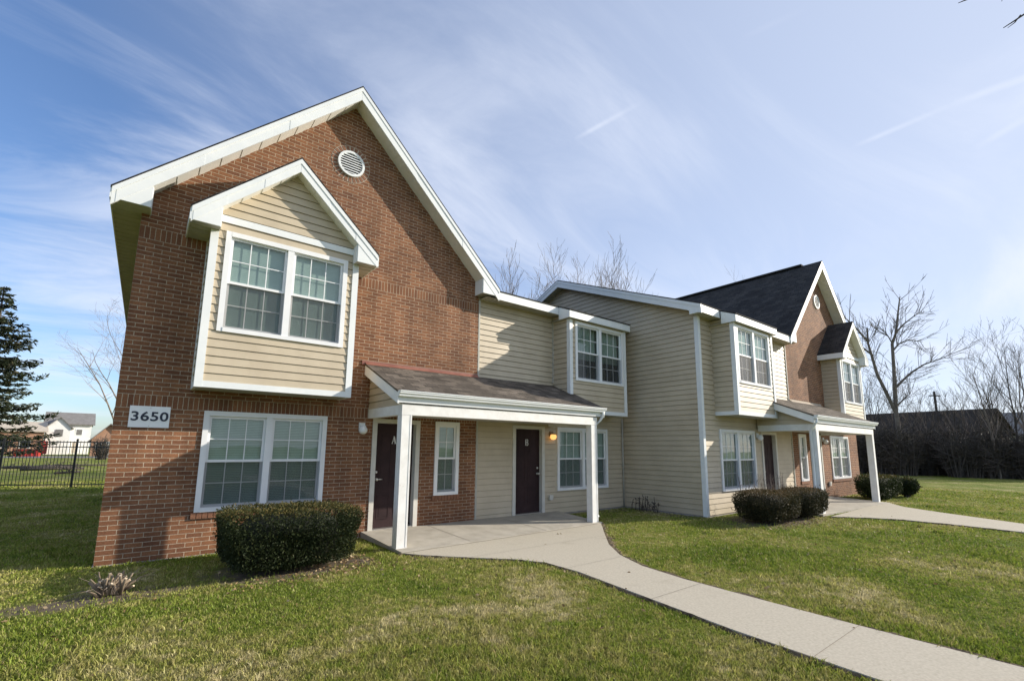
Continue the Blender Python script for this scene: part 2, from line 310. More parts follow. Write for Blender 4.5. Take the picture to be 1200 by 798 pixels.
M['bark_mid'] = noisy('mid_bark', (.09, .072, .058), (.16, .13, .105), 6, .9)
M['twig'] = noisy('thin_twigs', (.16, .125, .10), (.25, .20, .165), 4, .9)
M['asphalt'] = noisy('grey_asphalt', (.13, .13, .13), (.19, .185, .18), 3, .95)
M['iron'] = noisy('black_iron', (.012, .012, .013), (.022, .022, .022), 5, .45)

STRAW = [(1.9, -5.3, 1.7, .07), (.9, -5.6, 1.4, .06), (3.7, -5.2, 1.4, .05), (3.9, -4.4, 1.1, .04), (.7, -4.3, 1.3, .035), (7.6, -5.3, 1.8, -.05), (6.7, -3.9, .6, .06), (-1.3, -.9, 1.3, .05), (9.0, -5.2, 2.0, -.05), (3.0, -3.2, 1.0, -.05), (12, -6.5, 2.5, -.06), (10, -2.9, 1.6, -.05)]
def ground_color(ns, lk, pos, straw=1.0, dark=1.0):
    """the lawn's own colours: patches of green, olive and straw, and the bare bed before the brick wall"""
    n1 = N(ns, 'ShaderNodeTexNoise', inp={'Scale': .55, 'Detail': 5, 'Roughness': .6, 'Distortion': .6}); lk.new(pos, n1.inputs['Vector'])
    n2 = N(ns, 'ShaderNodeTexNoise', inp={'Scale': 5.5, 'Detail': 7, 'Roughness': .72}); lk.new(pos, n2.inputs['Vector'])
    a = N(ns, 'ShaderNodeMath', operation='MULTIPLY_ADD', inp={1: .60}); lk.new(n2.outputs[0], a.inputs[0])
    h = N(ns, 'ShaderNodeMath', operation='MULTIPLY', inp={1: .58}); lk.new(n1.outputs[0], h.inputs[0]); lk.new(h.outputs[0], a.inputs[2])
    sp = ns.new('ShaderNodeSeparateXYZ'); lk.new(pos, sp.inputs[0]); acc = a.outputs[0]
    for cx, cy, rad, amt in STRAW:               # worn patches that lie where the photograph shows them
        dv = N(ns, 'ShaderNodeVectorMath', operation='DISTANCE'); dv.inputs[1].default_value = (cx, cy, 0); lk.new(pos, dv.inputs[0])
        q = N(ns, 'ShaderNodeMapRange', inp={'From Min': 0, 'From Max': rad, 'To Min': amt, 'To Max': 0}); q.interpolation_type = 'SMOOTHSTEP'; lk.new(dv.outputs['Value'], q.inputs['Value'])
        ad = N(ns, 'ShaderNodeMath', operation='ADD'); lk.new(acc, ad.inputs[0]); lk.new(q.outputs[0], ad.inputs[1]); acc = ad.outputs[0]
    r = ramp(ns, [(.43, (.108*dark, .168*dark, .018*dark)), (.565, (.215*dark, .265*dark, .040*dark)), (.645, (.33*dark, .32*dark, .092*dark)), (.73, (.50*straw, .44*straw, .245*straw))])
    lk.new(acc, r.inputs[0]); return r.outputs[0], acc, n2.outputs[0]
def dirt_mask(ns, lk, pos):                     # soil bed: an ellipse around the cut shrub and along the wall
    sp = ns.new('ShaderNodeSeparateXYZ'); lk.new(pos, sp.inputs[0]); acc = None
    for cx, cy, rx, ry in ((.15, -1.86, .95, .32), (2.2, -1.6, 1.1, .72), (3.0, -1.75, .35, .4), (12.9, -3.6, 1.9, .95), (11.0, -.25, 1.2, .28), (11.45,-1.4,.3,1.5)):
        a = N(ns, 'ShaderNodeMath', operation='SUBTRACT', inp={1: cx}); lk.new(sp.outputs[0], a.inputs[0]); a2 = N(ns, 'ShaderNodeMath', operation='DIVIDE', inp={1: rx}); lk.new(a.outputs[0], a2.inputs[0])
        b = N(ns, 'ShaderNodeMath', operation='SUBTRACT', inp={1: cy}); lk.new(sp.outputs[1], b.inputs[0]); b2 = N(ns, 'ShaderNodeMath', operation='DIVIDE', inp={1: ry}); lk.new(b.outputs[0], b2.inputs[0])
        cv = ns.new('ShaderNodeCombineXYZ'); lk.new(a2.outputs[0], cv.inputs[0]); lk.new(b2.outputs[0], cv.inputs[1])
        ln = N(ns, 'ShaderNodeVectorMath', operation='LENGTH'); lk.new(cv.outputs[0], ln.inputs[0])
        if acc is None: acc = ln.outputs['Value']
        else:
            mn = N(ns, 'ShaderNodeMath', operation='MINIMUM'); lk.new(acc, mn.inputs[0]); lk.new(ln.outputs['Value'], mn.inputs[1]); acc = mn.outputs[0]
    n = N(ns, 'ShaderNodeTexNoise', inp={'Scale': 5, 'Detail': 6, 'Roughness': .7}); lk.new(pos, n.inputs['Vector'])
    s = N(ns, 'ShaderNodeMath', operation='MULTIPLY_ADD', inp={1: 1.7}); lk.new(n.outputs[0], s.inputs[0]); lk.new(acc, s.inputs[2])
    q = N(ns, 'ShaderNodeMapRange', inp={'From Min': 1.45, 'From Max': 2.0, 'To Min': 1, 'To Max': 0}); lk.new(s.outputs[0], q.inputs['Value'])
    return q.outputs[0]
def lawn_mat():
    m, nt, ns, lk, b = new_mat('lawn_ground'); g = ns.new('ShaderNodeNewGeometry'); pos = g.outputs['Position']
    col, f, fine = ground_color(ns, lk, pos, .85, .72)  # greens darkened: shadow between the blades is put into the ground colour
    d = dirt_mask(ns, lk, pos)
    dr = ramp(ns, [(.3, (.11, .085, .06)), (.7, (.24, .20, .155))]); lk.new(fine, dr.inputs[0])
    mx = N(ns, 'ShaderNodeMix', data_type='RGBA'); lk.new(d, mx.inputs[0]); lk.new(col, mx.inputs[6]); lk.new(dr.outputs[0], mx.inputs[7])
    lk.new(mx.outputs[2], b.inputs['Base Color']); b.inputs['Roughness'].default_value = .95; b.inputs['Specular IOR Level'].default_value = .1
    n = N(ns, 'ShaderNodeTexNoise', inp={'Scale': 40, 'Detail': 8, 'Roughness': .75}); lk.new(pos, n.inputs['Vector'])
    bp = N(ns, 'ShaderNodeBump', inp={'Strength': 1, 'Distance': .05}); lk.new(n.outputs[0], bp.inputs['Height']); lk.new(bp.outputs[0], b.inputs['Normal'])
    return m
def blade_mat():
    m, nt, ns, lk, b = new_mat('grass_blades'); g = ns.new('ShaderNodeNewGeometry'); pos = g.outputs['Position']
    fl = N(ns, 'ShaderNodeVectorMath', operation='MULTIPLY'); fl.inputs[1].default_value = (1, 1, 0); lk.new(pos, fl.inputs[0])
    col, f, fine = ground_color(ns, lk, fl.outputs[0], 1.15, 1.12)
    at = N(ns, 'ShaderNodeAttribute', attribute_name='tone')
    dry = ramp(ns, [(0, (.40, .345, .175)), (1, (.26, .235, .09))]); lk.new(at.outputs['Fac'], dry.inputs[0])
    sel = N(ns, 'ShaderNodeMath', operation='GREATER_THAN', inp={1: .85}); lk.new(at.outputs['Fac'], sel.inputs[0])
    mx = N(ns, 'ShaderNodeMix', data_type='RGBA'); lk.new(sel.outputs[0], mx.inputs[0]); lk.new(col, mx.inputs[6]); lk.new(dry.outputs[0], mx.inputs[7])
    vr = N(ns, 'ShaderNodeMapRange', inp={'From Min': 0, 'From Max': .8, 'To Min': .65, 'To Max': 1.3}); lk.new(at.outputs['Fac'], vr.inputs['Value'])
    vs = N(ns, 'ShaderNodeVectorMath', operation='SCALE'); lk.new(mx.outputs[2], vs.inputs[0]); lk.new(vr.outputs[0], vs.inputs['Scale'])
    lk.new(vs.outputs[0], b.inputs['Base Color']); b.inputs['Roughness'].default_value = .55; b.inputs['Specular IOR Level'].default_value = .3
    tl = ns.new('ShaderNodeBsdfTranslucent'); lk.new(vs.outputs[0], tl.inputs[0]); ms = N(ns, 'ShaderNodeMixShader', inp={0: .3}); lk.new(b.outputs[0], ms.inputs[1]); lk.new(tl.outputs[0], ms.inputs[2]); lk.new(ms.outputs[0], ns[0].inputs[0])
    return m
def leaf_mat(name, c1, c2, c3, trans=.2):
    m, nt, ns, lk, b = new_mat(name); at = N(ns, 'ShaderNodeAttribute', attribute_name='tone')
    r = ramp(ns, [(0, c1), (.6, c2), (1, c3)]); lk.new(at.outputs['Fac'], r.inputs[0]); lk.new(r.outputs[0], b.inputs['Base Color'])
    b.inputs['Roughness'].default_value = .6; b.inputs['Specular IOR Level'].default_value = .18
    tl = ns.new('ShaderNodeBsdfTranslucent'); lk.new(r.outputs[0], tl.inputs[0]); ms = N(ns, 'ShaderNodeMixShader', inp={0: trans}); lk.new(b.outputs[0], ms.inputs[1]); lk.new(tl.outputs[0], ms.inputs[2]); lk.new(ms.outputs[0], ns[0].inputs[0])
    return m
M['lawn'] = lawn_mat(); M['blade'] = blade_mat()
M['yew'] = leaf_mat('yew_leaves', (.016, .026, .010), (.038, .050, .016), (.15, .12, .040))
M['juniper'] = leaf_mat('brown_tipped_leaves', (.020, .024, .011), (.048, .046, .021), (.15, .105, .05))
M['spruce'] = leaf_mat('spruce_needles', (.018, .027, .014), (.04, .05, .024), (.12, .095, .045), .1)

# ------------------------------------------------------------------ ground and paths
g = MB(); S = 420
xs = [-S, -60, -20, 0, 30, 70, S]; ys = [-S, -60, -20, 10, 40, 90, S]
for i in range(6):
    for j in range(6): g.poly([(xs[i], ys[j], 0), (xs[i+1], ys[j], 0), (xs[i+1], ys[j+1], 0), (xs[i], ys[j+1], 0)])
finish('lawn', g.v, g.f, M['lawn'], fix=True)['kind'] = 'structure'
W_L = [(3.76, -1.78), (4.02, -2.16), (4.52, -2.72), (5.0, -3.22), (5.22, -3.62), (5.24, -4.28), (5.06, -5.5), (4.90, -6.6), (4.82, -7.7), (4.80, -11), (4.8, -24)]
W_R = [(8.76, -1.58), (8.36, -1.98), (7.7, -2.62), (7.02, -3.3), (6.52, -3.95), (6.22, -4.6), (6.09, -5.35), (6.03, -6.4), (5.99, -7.3), (5.97, -8.6), (5.97, -11), (6.03, -24)]
APRON = W_L+W_R[::-1]
W2_L = [(14.42, -4.36), (15.0, -5.0), (15.33, -5.64), (15.35, -6.7), (15.22, -7.7), (15.2, -24)]
W2_R = [(19.98, -4.18), (18.75, -4.92), (18.06, -5.8), (17.4, -6.8), (16.9, -7.6), (16.6, -9), (16.5, -24)]
APRON2 = W2_L+W2_R[::-1]
def flat(name, poly, z0, z1, mat):
    mb = MB(); mb.prism(poly[::-1], lambda p, q, d: (p, q, d), z1, z0); return struct(name, mb, mat)
flat('front_walk', APRON, -.06, .030, M['walk']); flat('second_walk', APRON2, -.06, .030, M['walk'])
def slab(name, x0, x1, yw, xr):                 # porch slab: falls from the wall to the walk
    mb = MB(); pl = [(x0, yw+.02), (x0, yw-1.8), (x1, yw-1.62), (xr, yw+.02)]
    z = lambda p: .105+(p[1]-yw)*.038
    mb.add([(p[0], p[1], -.1) for p in pl]+[(p[0], p[1], z(p)) for p in pl], [(3, 2, 1, 0), (4, 5, 6, 7), (0, 1, 5, 4), (1, 2, 6, 5), (2, 3, 7, 6), (3, 0, 4, 7)])
    return struct(name, mb, M['concrete'])
slab('porch_slab', 3.78, 8.78, 0, 8.92)
mb = MB(); D = -2.54
pl = [(14.45, D+.02), (14.5, D-1.62), (19.75, D-1.8), (19.72, D+.02)]
mb.add([(p[0], p[1], -.1) for p in pl]+[(p[0], p[1], .105+(p[1]-D)*.038) for p in pl], [(3, 2, 1, 0), (4, 5, 6, 7), (0, 1, 5, 4), (1, 2, 6, 5), (2, 3, 7, 6), (3, 0, 4, 7)])
struct('porch_slab', mb, M['concrete'])
M['soil'] = noisy('edge_soil', (.075, .055, .038), (.19, .15, .105), 14, .97, detail=8, bump=1, bscale=60, spec=.1)
def soil_strip(poly, side, w, seed):
    r_ = random.Random(seed); pts = []
    for (a, b) in zip(poly, poly[1:]):
        n = max(1, int(math.dist(a, b)/.09))
        for i in range(n): pts.append((a[0]+(b[0]-a[0])*i/n, a[1]+(b[1]-a[1])*i/n, (b[0]-a[0])/math.dist(a, b), (b[1]-a[1])/math.dist(a, b)))
    mb = MB(); V = []
    for (x, y, dx, dy) in pts:
        k = w*r_.uniform(.25, 1.25); o1 = -.02; V += [(x+dy*o1*side, y-dx*o1*side, .018), (x+dy*k*side*.5, y-dx*k*side*.5, .016+r_.uniform(0, .022)), (x+dy*k*side, y-dx*k*side, .003)]
    F = []
    for i in range(len(pts)-1):
        for j in range(2): F.append((3*i+j, 3*i+j+1, 3*i+j+4, 3*i+j+3))
    mb.add(V, F if side < 0 else [tuple(reversed(f)) for f in F]); struct('soil_edge', mb, M['soil'])
soil_strip(W_R[:10], -1, .13, 1); soil_strip(W_L[:10], 1, .05, 2); soil_strip(W2_L, 1, .06, 3)
# control joints: thin dark grooves lying on the walk and the slab
M['joint'] = noisy('joint_sand', (.17, .15, .12), (.26, .23, .19), 30, .95)
jt = MB()
for (a, b, z, w) in (((5.05, -5.6), (6.09, -5.6), .034, .006), ((4.5, -2.70), (7.62, -2.70), .034, .006), ((4.84, -7.3), (6.03, -7.3), .034, .005), ((5.26, -4.05), (6.45, -4.05), .034, .005), ((3.8, -1.83), (8.6, -1.66), .034, .016)):
    jt.add([(a[0], a[1]-w/2, z), (b[0], b[1]-w/2, z), (b[0], b[1]+w/2, z), (a[0], a[1]+w/2, z)], [(0, 1, 2, 3)])
for x in (5.15, 7.0):
    jt.add([(x-.006, -.03, .1095), (x-.006+.004, -1.68, .0465), (x+.010, -1.68, .0465), (x+.006, -.03, .1095)], [(0, 1, 2, 3)])
struct('walk_joints', jt, M['joint'])

# ------------------------------------------------------------------ the townhouse
H = thing('townhouse', 'two-storey red brick and cream siding townhouse row with white trim and two gables', 'house', (11.75, 3.0, 0))
idt = lambda p: p
MX, MC = 23.5, 23.4
mirD = lambda p: (MX-p[0], p[1]+D, p[2])        # the far brick end is the near one mirrored and stepped forward
mirC = lambda p: (MC-p[0], p[1]+D, p[2])
LAP = .135
def siding(mb, u0, u1, z0, z1, P, holes=(), planes=(), phase=0.05):
    """overlapping clapboards as real steps; P(u, z, off) -> point"""
    k0 = math.floor((z0-phase)/LAP); k1 = math.ceil((z1-phase)/LAP)
    for k in range(k0, k1):
        zb, zt = phase+k*LAP, phase+(k+1)*LAP; a, b = max(zb, z0), min(zt, z1)
        if b-a < 1e-4: continue
        off = lambda z: .019-.017*(z-zb)/LAP
        zc = sorted({a, b, *[z for h in holes for z in (h[2], h[3]) if a < z < b]})
        for i in range(len(zc)-1):
            za, zz = zc[i], zc[i+1]; us = sorted({u0, u1, *[u for h in holes for u in (h[0], h[1]) if u0 < u < u1 and h[2] < (za+zz)/2 < h[3]]})
            for j in range(len(us)-1):
                uc, wc = (us[j]+us[j+1])/2, (za+zz)/2
                if any(h[0] < uc < h[1] and h[2] < wc < h[3] for h in holes): continue
                pl = [(us[j], za), (us[j+1], za), (us[j+1], zz), (us[j], zz)]
                for c in planes: pl = clip(pl, *c) if pl else pl
                if len(pl) >= 3:
                    up = clip(pl, 0, 1, zt-.0065)
                    if len(up) >= 3: mb.poly([P(p[0], p[1], off(p[1])) for p in up])
                    bk = clip(pl, 0, -1, -(zt-.0065))
                    if len(bk) >= 3: mb.poly([P(p[0], p[1], -.016) for p in bk])
                    lo = [p for p in pl if abs(p[1]-za) < 1e-6]
                    if len(lo) >= 2 and abs(za-zb) < 1e-6:
                        ua, ub = min(p[0] for p in lo), max(p[0] for p in lo)
                        mb.poly([P(ua, za, .019), P(ua, za, -.016), P(ub, za, -.016), P(ub, za, .019)])
def front(y): return lambda u, z, o: (u, y-o, z)
def brickwall(mb, u0, u1, z0, z1, holes, planes=(), depth=.11):
    us = sorted({u0, u1, *[u for h in holes for u in h[:2]]}); zs = sorted({z0, z1, *[z for h in holes for z in h[2:4]]})
    for i in range(len(us)-1):
        for j in range(len(zs)-1):
            uc, wc = (us[i]+us[i+1])/2, (zs[j]+zs[j+1])/2
            if any(h[0] < uc < h[1] and h[2] < wc < h[3] for h in holes): continue
            pl = [(us[i], zs[j]), (us[i+1], zs[j]), (us[i+1], zs[j+1]), (us[i], zs[j+1])]
            for c in planes: pl = clip(pl, *c) if pl else pl
            if len(pl) >= 3: mb.poly([(p[0], 0, p[1]) for p in pl])
    for a, b, c, d in holes:
        for q in ([(a,0,c),(a,0,d),(a,depth,d),(a,depth,c)], [(b,0,c),(b,depth,c),(b,depth,d),(b,0,d)], [(a,0,d),(b,0,d),(b,depth,d),(a,depth,d)], [(a,0,c),(a,depth,c),(b,depth,c),(b,0,c)]): mb.poly(q)

GW, GX, GZ, GE, SL = 6.35, 3.175, 8.95, 5.44, .994     # gable: width, ridge x, ridge z, tip z, slope
def gtop(x): return GZ-SL*abs(x-GX)
A_LOW = (1.10, 3.02, .66, 2.249); A_NAR = (5.29, 5.89, .69, 2.249); A_DOOR = (3.90, 4.93, -.1, 2.249)
B_LOW = (8.91, 10.90, .61, 2.25); B_DOOR = (7.43, 8.47, -.1, 2.25)

def window(parent, x0, x1, z0, z1, y, tf, flip, units=2, cols=3, inside='blind', as_part=True, pre='', drop=1.0, cap=.0, recess=0.0):
    """white double-hung window(s); outward is -y. The casing is the part, the rest its pieces."""
    nb = lambda: MB(tf, flip)
    yf = y-.032+recess; t = .078; c = nb()
    c.box(x0, x0+t, yf, y+.09, z0, z1); c.box(x1-t, x1, yf, y+.09, z0, z1)
    c.box(x0+t, x1-t, yf-.003, y+.09, z1-t, z1); c.box(x0+t, x1-t, yf-.010, y+.09, z0, z0+t*.85)
    if cap: c.box(x0-.02, x1+.02, yf-.02, y-.003, z1+.002, z1+.002+cap)
    iw = (x1-x0-2*t); mw = .10; uw = (iw-mw*(units-1))/units
    for k in range(1, units): c.box(x0+t+k*uw+(k-1)*mw, x0+t+k*(uw+mw), yf+.004, y+.09, z0+t*.85, z1-t)
    fr = part('window' if as_part else 'window_frame', c, M['vinyl'], parent); par = fr if as_part else parent
    za, zb = z0+t*.85, z1-t; zm = (za+zb)/2
    for k in range(units):
        a = x0+t+k*(uw+mw); b = a+uw; s = nb(); f = .040
        for (lo, hi, yy) in ((zm-.02, zb, y+.012), (za, zm+.02, y+.040)):
            s.box(a, a+f, yy, yy+.03, lo, hi); s.box(b-f, b, yy, yy+.03, lo, hi); s.box(a+f, b-f, yy-.002, yy+.03, hi-f, hi); s.box(a+f, b-f, yy-.002, yy+.03, lo, lo+f)
            gx0, gx1, gz0, gz1 = a+f, b-f, lo+f, hi-f; gw = .014
            for q in range(1, cols):
                xx = gx0+(gx1-gx0)*q/cols; s.box(xx-gw/2, xx+gw/2, yy+.006, yy+.0135, gz0, gz1)
            zz = (gz0+gz1)/2; s.box(gx0, gx1, yy+.007, yy+.0132, zz-gw/2, zz+gw/2)
        part('window_sash', s, M['vinyl'], par)
        p = nb()
        for (lo, hi, yy) in ((zm+.02, zb-f, y+.026), (za+f, zm-.02, y+.054)): p.poly([(a+f, yy, lo), (b-f, yy, lo), (b-f, yy, hi), (a+f, yy, hi)])
        part('window_pane', p, M['glass'], par)
        sc = nb(); sc.poly([(a+.004, y+.016, za), (b-.004, y+.016, za), (b-.004, y+.016, zm-.02), (a+.004, y+.016, zm-.02)]); part('insect_screen', sc, M['screen'], par)
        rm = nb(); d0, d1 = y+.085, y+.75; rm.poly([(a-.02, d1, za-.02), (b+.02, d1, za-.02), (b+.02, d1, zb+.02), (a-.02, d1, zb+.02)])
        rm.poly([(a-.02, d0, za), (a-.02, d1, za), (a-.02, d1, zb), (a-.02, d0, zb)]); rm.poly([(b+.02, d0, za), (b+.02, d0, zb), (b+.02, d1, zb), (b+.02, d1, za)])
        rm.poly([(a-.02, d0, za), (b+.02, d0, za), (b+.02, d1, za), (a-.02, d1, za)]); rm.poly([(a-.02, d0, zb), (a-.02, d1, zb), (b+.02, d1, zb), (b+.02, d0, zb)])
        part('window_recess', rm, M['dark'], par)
        if inside == 'blind':
            bl = nb(); n = int((zb-za)*drop/.028); yb = y+.078
            for i in range(n):
                zt = zb-.01-i*.028; bl.poly([(a+.01, yb+.002, zt-.029), (b-.01, yb+.002, zt-.029), (b-.01, yb-.003, zt-.004), (a+.01, yb-.003, zt-.004)])
            part('window_blind', bl, M['blind'], par)
        elif inside == 'curtain':
            cu = nb(); n = 26; yb = y+.14
            lo = zb-(zb-za)*drop; px = [(a+.01+(b-a-.02)*i/n, yb+.018*math.sin(i*1.9)) for i in range(n+1)]
            for i in range(n): cu.poly([(px[i][0], px[i][1], lo), (px[i+1][0], px[i+1][1], lo), (px[i+1][0], px[i+1][1], zb), (px[i][0], px[i][1], zb)])
            part('window_curtain', cu, M['curtain'], par)
    return fr

def letter(ch, cx, y, z, h):                    # serif capitals out of strokes
    mb = MB(); w = h*.62; s = h*.17; t = .004; th = h*.07
    def bar(p, q, wd):
        p, q = Vector((p[0], 0, p[1])), Vector((q[0], 0, q[1])); d = (q-p).normalized(); n = Vector((-d.z, 0, d.x))*wd/2
        mb.prism([((p-n).x, (p-n).z), ((p+n).x, (p+n).z), ((q+n).x, (q+n).z), ((q-n).x, (q-n).z)], lambda a, b, dd: (cx+a, y-dd, z+b), 0, t)
    if ch == 'A':
        bar((-w*.42, 0), (0, h), th); bar((w*.36, 0), (-.02*h, h), s); bar((-w*.26, h*.36), (w*.24, h*.36), th)
        bar((-w*.62, th/2), (-w*.22, th/2), th); bar((w*.10, th/2), (w*.62, th/2), th)
    else:
        bar((-w*.28, 0), (-w*.28, h), s); bar((-w*.5, th/2), (w*.2, th/2), th); bar((-w*.5, h-th/2), (w*.15, h-th/2), th); bar((-w*.2, h*.53), (w*.15, h*.53), th)
        for zc, r0, hh in ((h*.765, w*.3, h*.235), (h*.265, w*.38, h*.265)):
            pts = [(w*.12+r0*math.cos(a), zc+(hh-th/2)*math.sin(a)) for a in [math.pi*(i/8-.5) for i in range(9)]]
            for i in range(8): bar(pts[i], pts[i+1], s*.8)
    return mb

def door(x0, x1, zt, y, tf, flip, knob_left, glyph=None, recess=.10, zb=.105):
    """panelled steel door in its casing; casing is on the wall plane y"""
    d = MB(tf, flip); a, b = x0+.095, x1-.095; yd = y+recess; top = zt-.085
    d.box(a, b, yd, yd+.045, zb+.02, top)
    w = b-a
    for (cx, zz0, zz1) in ((.29, 1.42, 1.86), (.71, 1.42, 1.86), (.29, .78, 1.34), (.71, .78, 1.34), (.29, .18, .66), (.71, .18, .66)):
        hw = w*.155; c = a+w*cx; z0, z1 = zb+zz0, zb+zz1; r = .022          # raised frame round each sunk panel
        d.box(c-hw, c+hw, yd-.006, yd-.001, z0, z0+r); d.box(c-hw, c+hw, yd-.006, yd-.001, z1-r, z1); d.box(c-hw, c-hw+r, yd-.006, yd-.001, z0+r, z1-r); d.box(c+hw-r, c+hw, yd-.006, yd-.001, z0+r, z1-r)
        d.box(c-hw+.05, c+hw-.05, yd-.004, yd-.001, z0+.05, z1-.05)
    o = part('door', d, M['door'], H)
    f = MB(tf, flip)
    f.box(x0, a-.002, y-.022, yd+.05, zb-.02, zt); f.box(b+.002, x1, y-.022, yd+.05, zb-.02, zt); f.box(a-.002, b+.002, y-.024, yd+.05, top+.003, zt)
    part('door_frame', f, M['tantrim'], o)
    th = MB(tf, flip); th.box(a, b, y-.01, yd+.05, zb-.02, zb+.018); part('door_sill', th, M['metal'], o)
    k = MB(tf, flip); xk = a+.07 if knob_left else b-.07
    k.lathe((xk, yd, 1.06), [(.030, 0), (.030, .008), (.012, .012), (.012, .045), (.028, .05), (.031, .065), (.024, .08), (.006, .085)], 12, 'y')
    if knob_left: k.box(xk, xk+.11, yd-.072, yd-.055, 1.05, 1.07)
    part('door_handle', k, M['metal'], o, True); k = MB(tf, flip); k.lathe((xk, yd, 1.20), [(.027, 0), (.027, .012), (.02, .02)], 12, 'y'); part('door_bolt', k, M['metal'], o, True)
    if glyph:
        L = letter(glyph, (a+b)/2, yd-.002, 1.76, .155); part('door_letter', L, M['letter'], o)
    return o

def gable_roof(cx, zr, slope, half, yf, yb, tf, flip, parent, fh=.27, retx=None, retz=None, shingle='shingle_y', names=('roof', 'fascia', 'soffit'), ywall=0.0, sof=.2):
    """ridge along Y. fh is the upright height of the rake boards, retx/retz the inner edge and the underside of the boxed eaves"""
    top = lambda x: zr-slope*abs(x-cx); sh = MB(tf, flip); fa = MB(tf, flip); rso = MB(tf, flip)
    for s in (-1, 1):
        so = MB(tf, flip)
        e = cx+s*half
        pl = [(cx, zr+.03), (e+s*.02, top(e)+.03-slope*.02), (e+s*.02, top(e)-slope*.02-.002), (cx, zr-.002)]
        if s > 0: pl = pl[::-1]
        sh.prism(pl, lambda p, q, d: (p, d, q), yf-.015, yb+.015)
        # rake boards: wide board and narrow upper moulding
        def board(y0, y1, h0, h1, ee):
            q = [(cx, zr-h0), (ee, top(ee)-h0), (ee, top(ee)-h1), (cx, zr-h1)]
            if s > 0: q = q[::-1]
            fa.prism(q, lambda p, w, d: (p, d, w), y0, y1)
        board(yf, yf+.03, .0035, fh, e); board(yf-.014, yf-.001, .0035, .09, e)
        for (f0, f1) in ((.0, .36), (.70, .985)):            # lapped lengths of the boards
            xa_, xb_ = cx+s*half*f0+s*.002, cx+s*half*f1; q = [(xa_, top(xa_)-.092), (xb_, top(xb_)-.092), (xb_, top(xb_)-fh+.0015), (xa_, top(xa_)-fh+.0015)]
            if s > 0: q = q[::-1]
            fa.prism(q, lambda p, w, d: (p, d, w), yf-.004, yf-.0005)
        # eave board along the side
        xa, xb = (e, e+.018) if s > 0 else (e-.018, e)
        fa.box(xa, xb, yf+.001, yb, retz, top(e)-.004)
        # boxed return facing the front and its inner cheek
        rx = cx+s*retx; zt = lambda x: top(x)-fh-.001
        q = [(rx, retz), (e, retz), (e, max(retz+.001, zt(e))), (rx, zt(rx))]
        if s < 0: q = q[::-1]
        fa.prism(q, lambda p, w, d: (p, d, w), yf+.002, yf+.028)
        q = [(rx, retz), (rx-s*.012, retz), (rx-s*.012, zt(rx)), (rx, zt(rx))]
        if s > 0: q = q[::-1]
        fa.prism(q, lambda p, w, d: (p, d, w), yf+.03, ywall-.003)
        # eave soffit underside, ribbed
        n = max(1, int((yb-yf)/sof)); x0, x1 = sorted((rx if rx*s < (cx+s*half)*s else e, e)); ys_ = [yf+.028+(yb-yf-.028)*i/n for i in range(n+1)]
        for i in range(n):
            so.poly([(x0, ys_[i], retz+.004), (x0, ys_[i+1], retz+.012), (x1, ys_[i+1], retz+.012), (x1, ys_[i], retz+.004)])
            so.poly([(x0, ys_[i+1], retz+.012), (x0, ys_[i+1], retz+.004), (x1, ys_[i+1], retz+.004), (x1, ys_[i+1], retz+.012)])
        part('eave_soffit' if names[2] == 'soffit' else names[2], so, M['soffit'], parent)
        # sloped rake soffit in steps
        L = abs(rx-cx); n = 2*max(2, int(L/.26))
        for i in range(n):
            xa, xb = cx+s*L*i/n, cx+s*L*(i+1)/n; lift = .006 if i % 2 else .014; za, zb = top(xa)-fh+lift, top(xb)-fh+lift; lip = -.008 if i % 2 == 0 else .008
            q = [(xa, yf+.03, za), (xb, yf+.03, zb), (xb, ywall+.02, zb), (xa, ywall+.02, za)]; rso.poly(q)
            rso.poly([(xb, yf+.03, zb), (xb, yf+.03, zb+lip), (xb, ywall+.02, zb+lip), (xb, ywall+.02, zb)])
    part(names[0], sh, M[shingle], parent); part(names[1], fa, M['white'], parent); part('rake_soffit', rso, M['soffit_white'], parent)

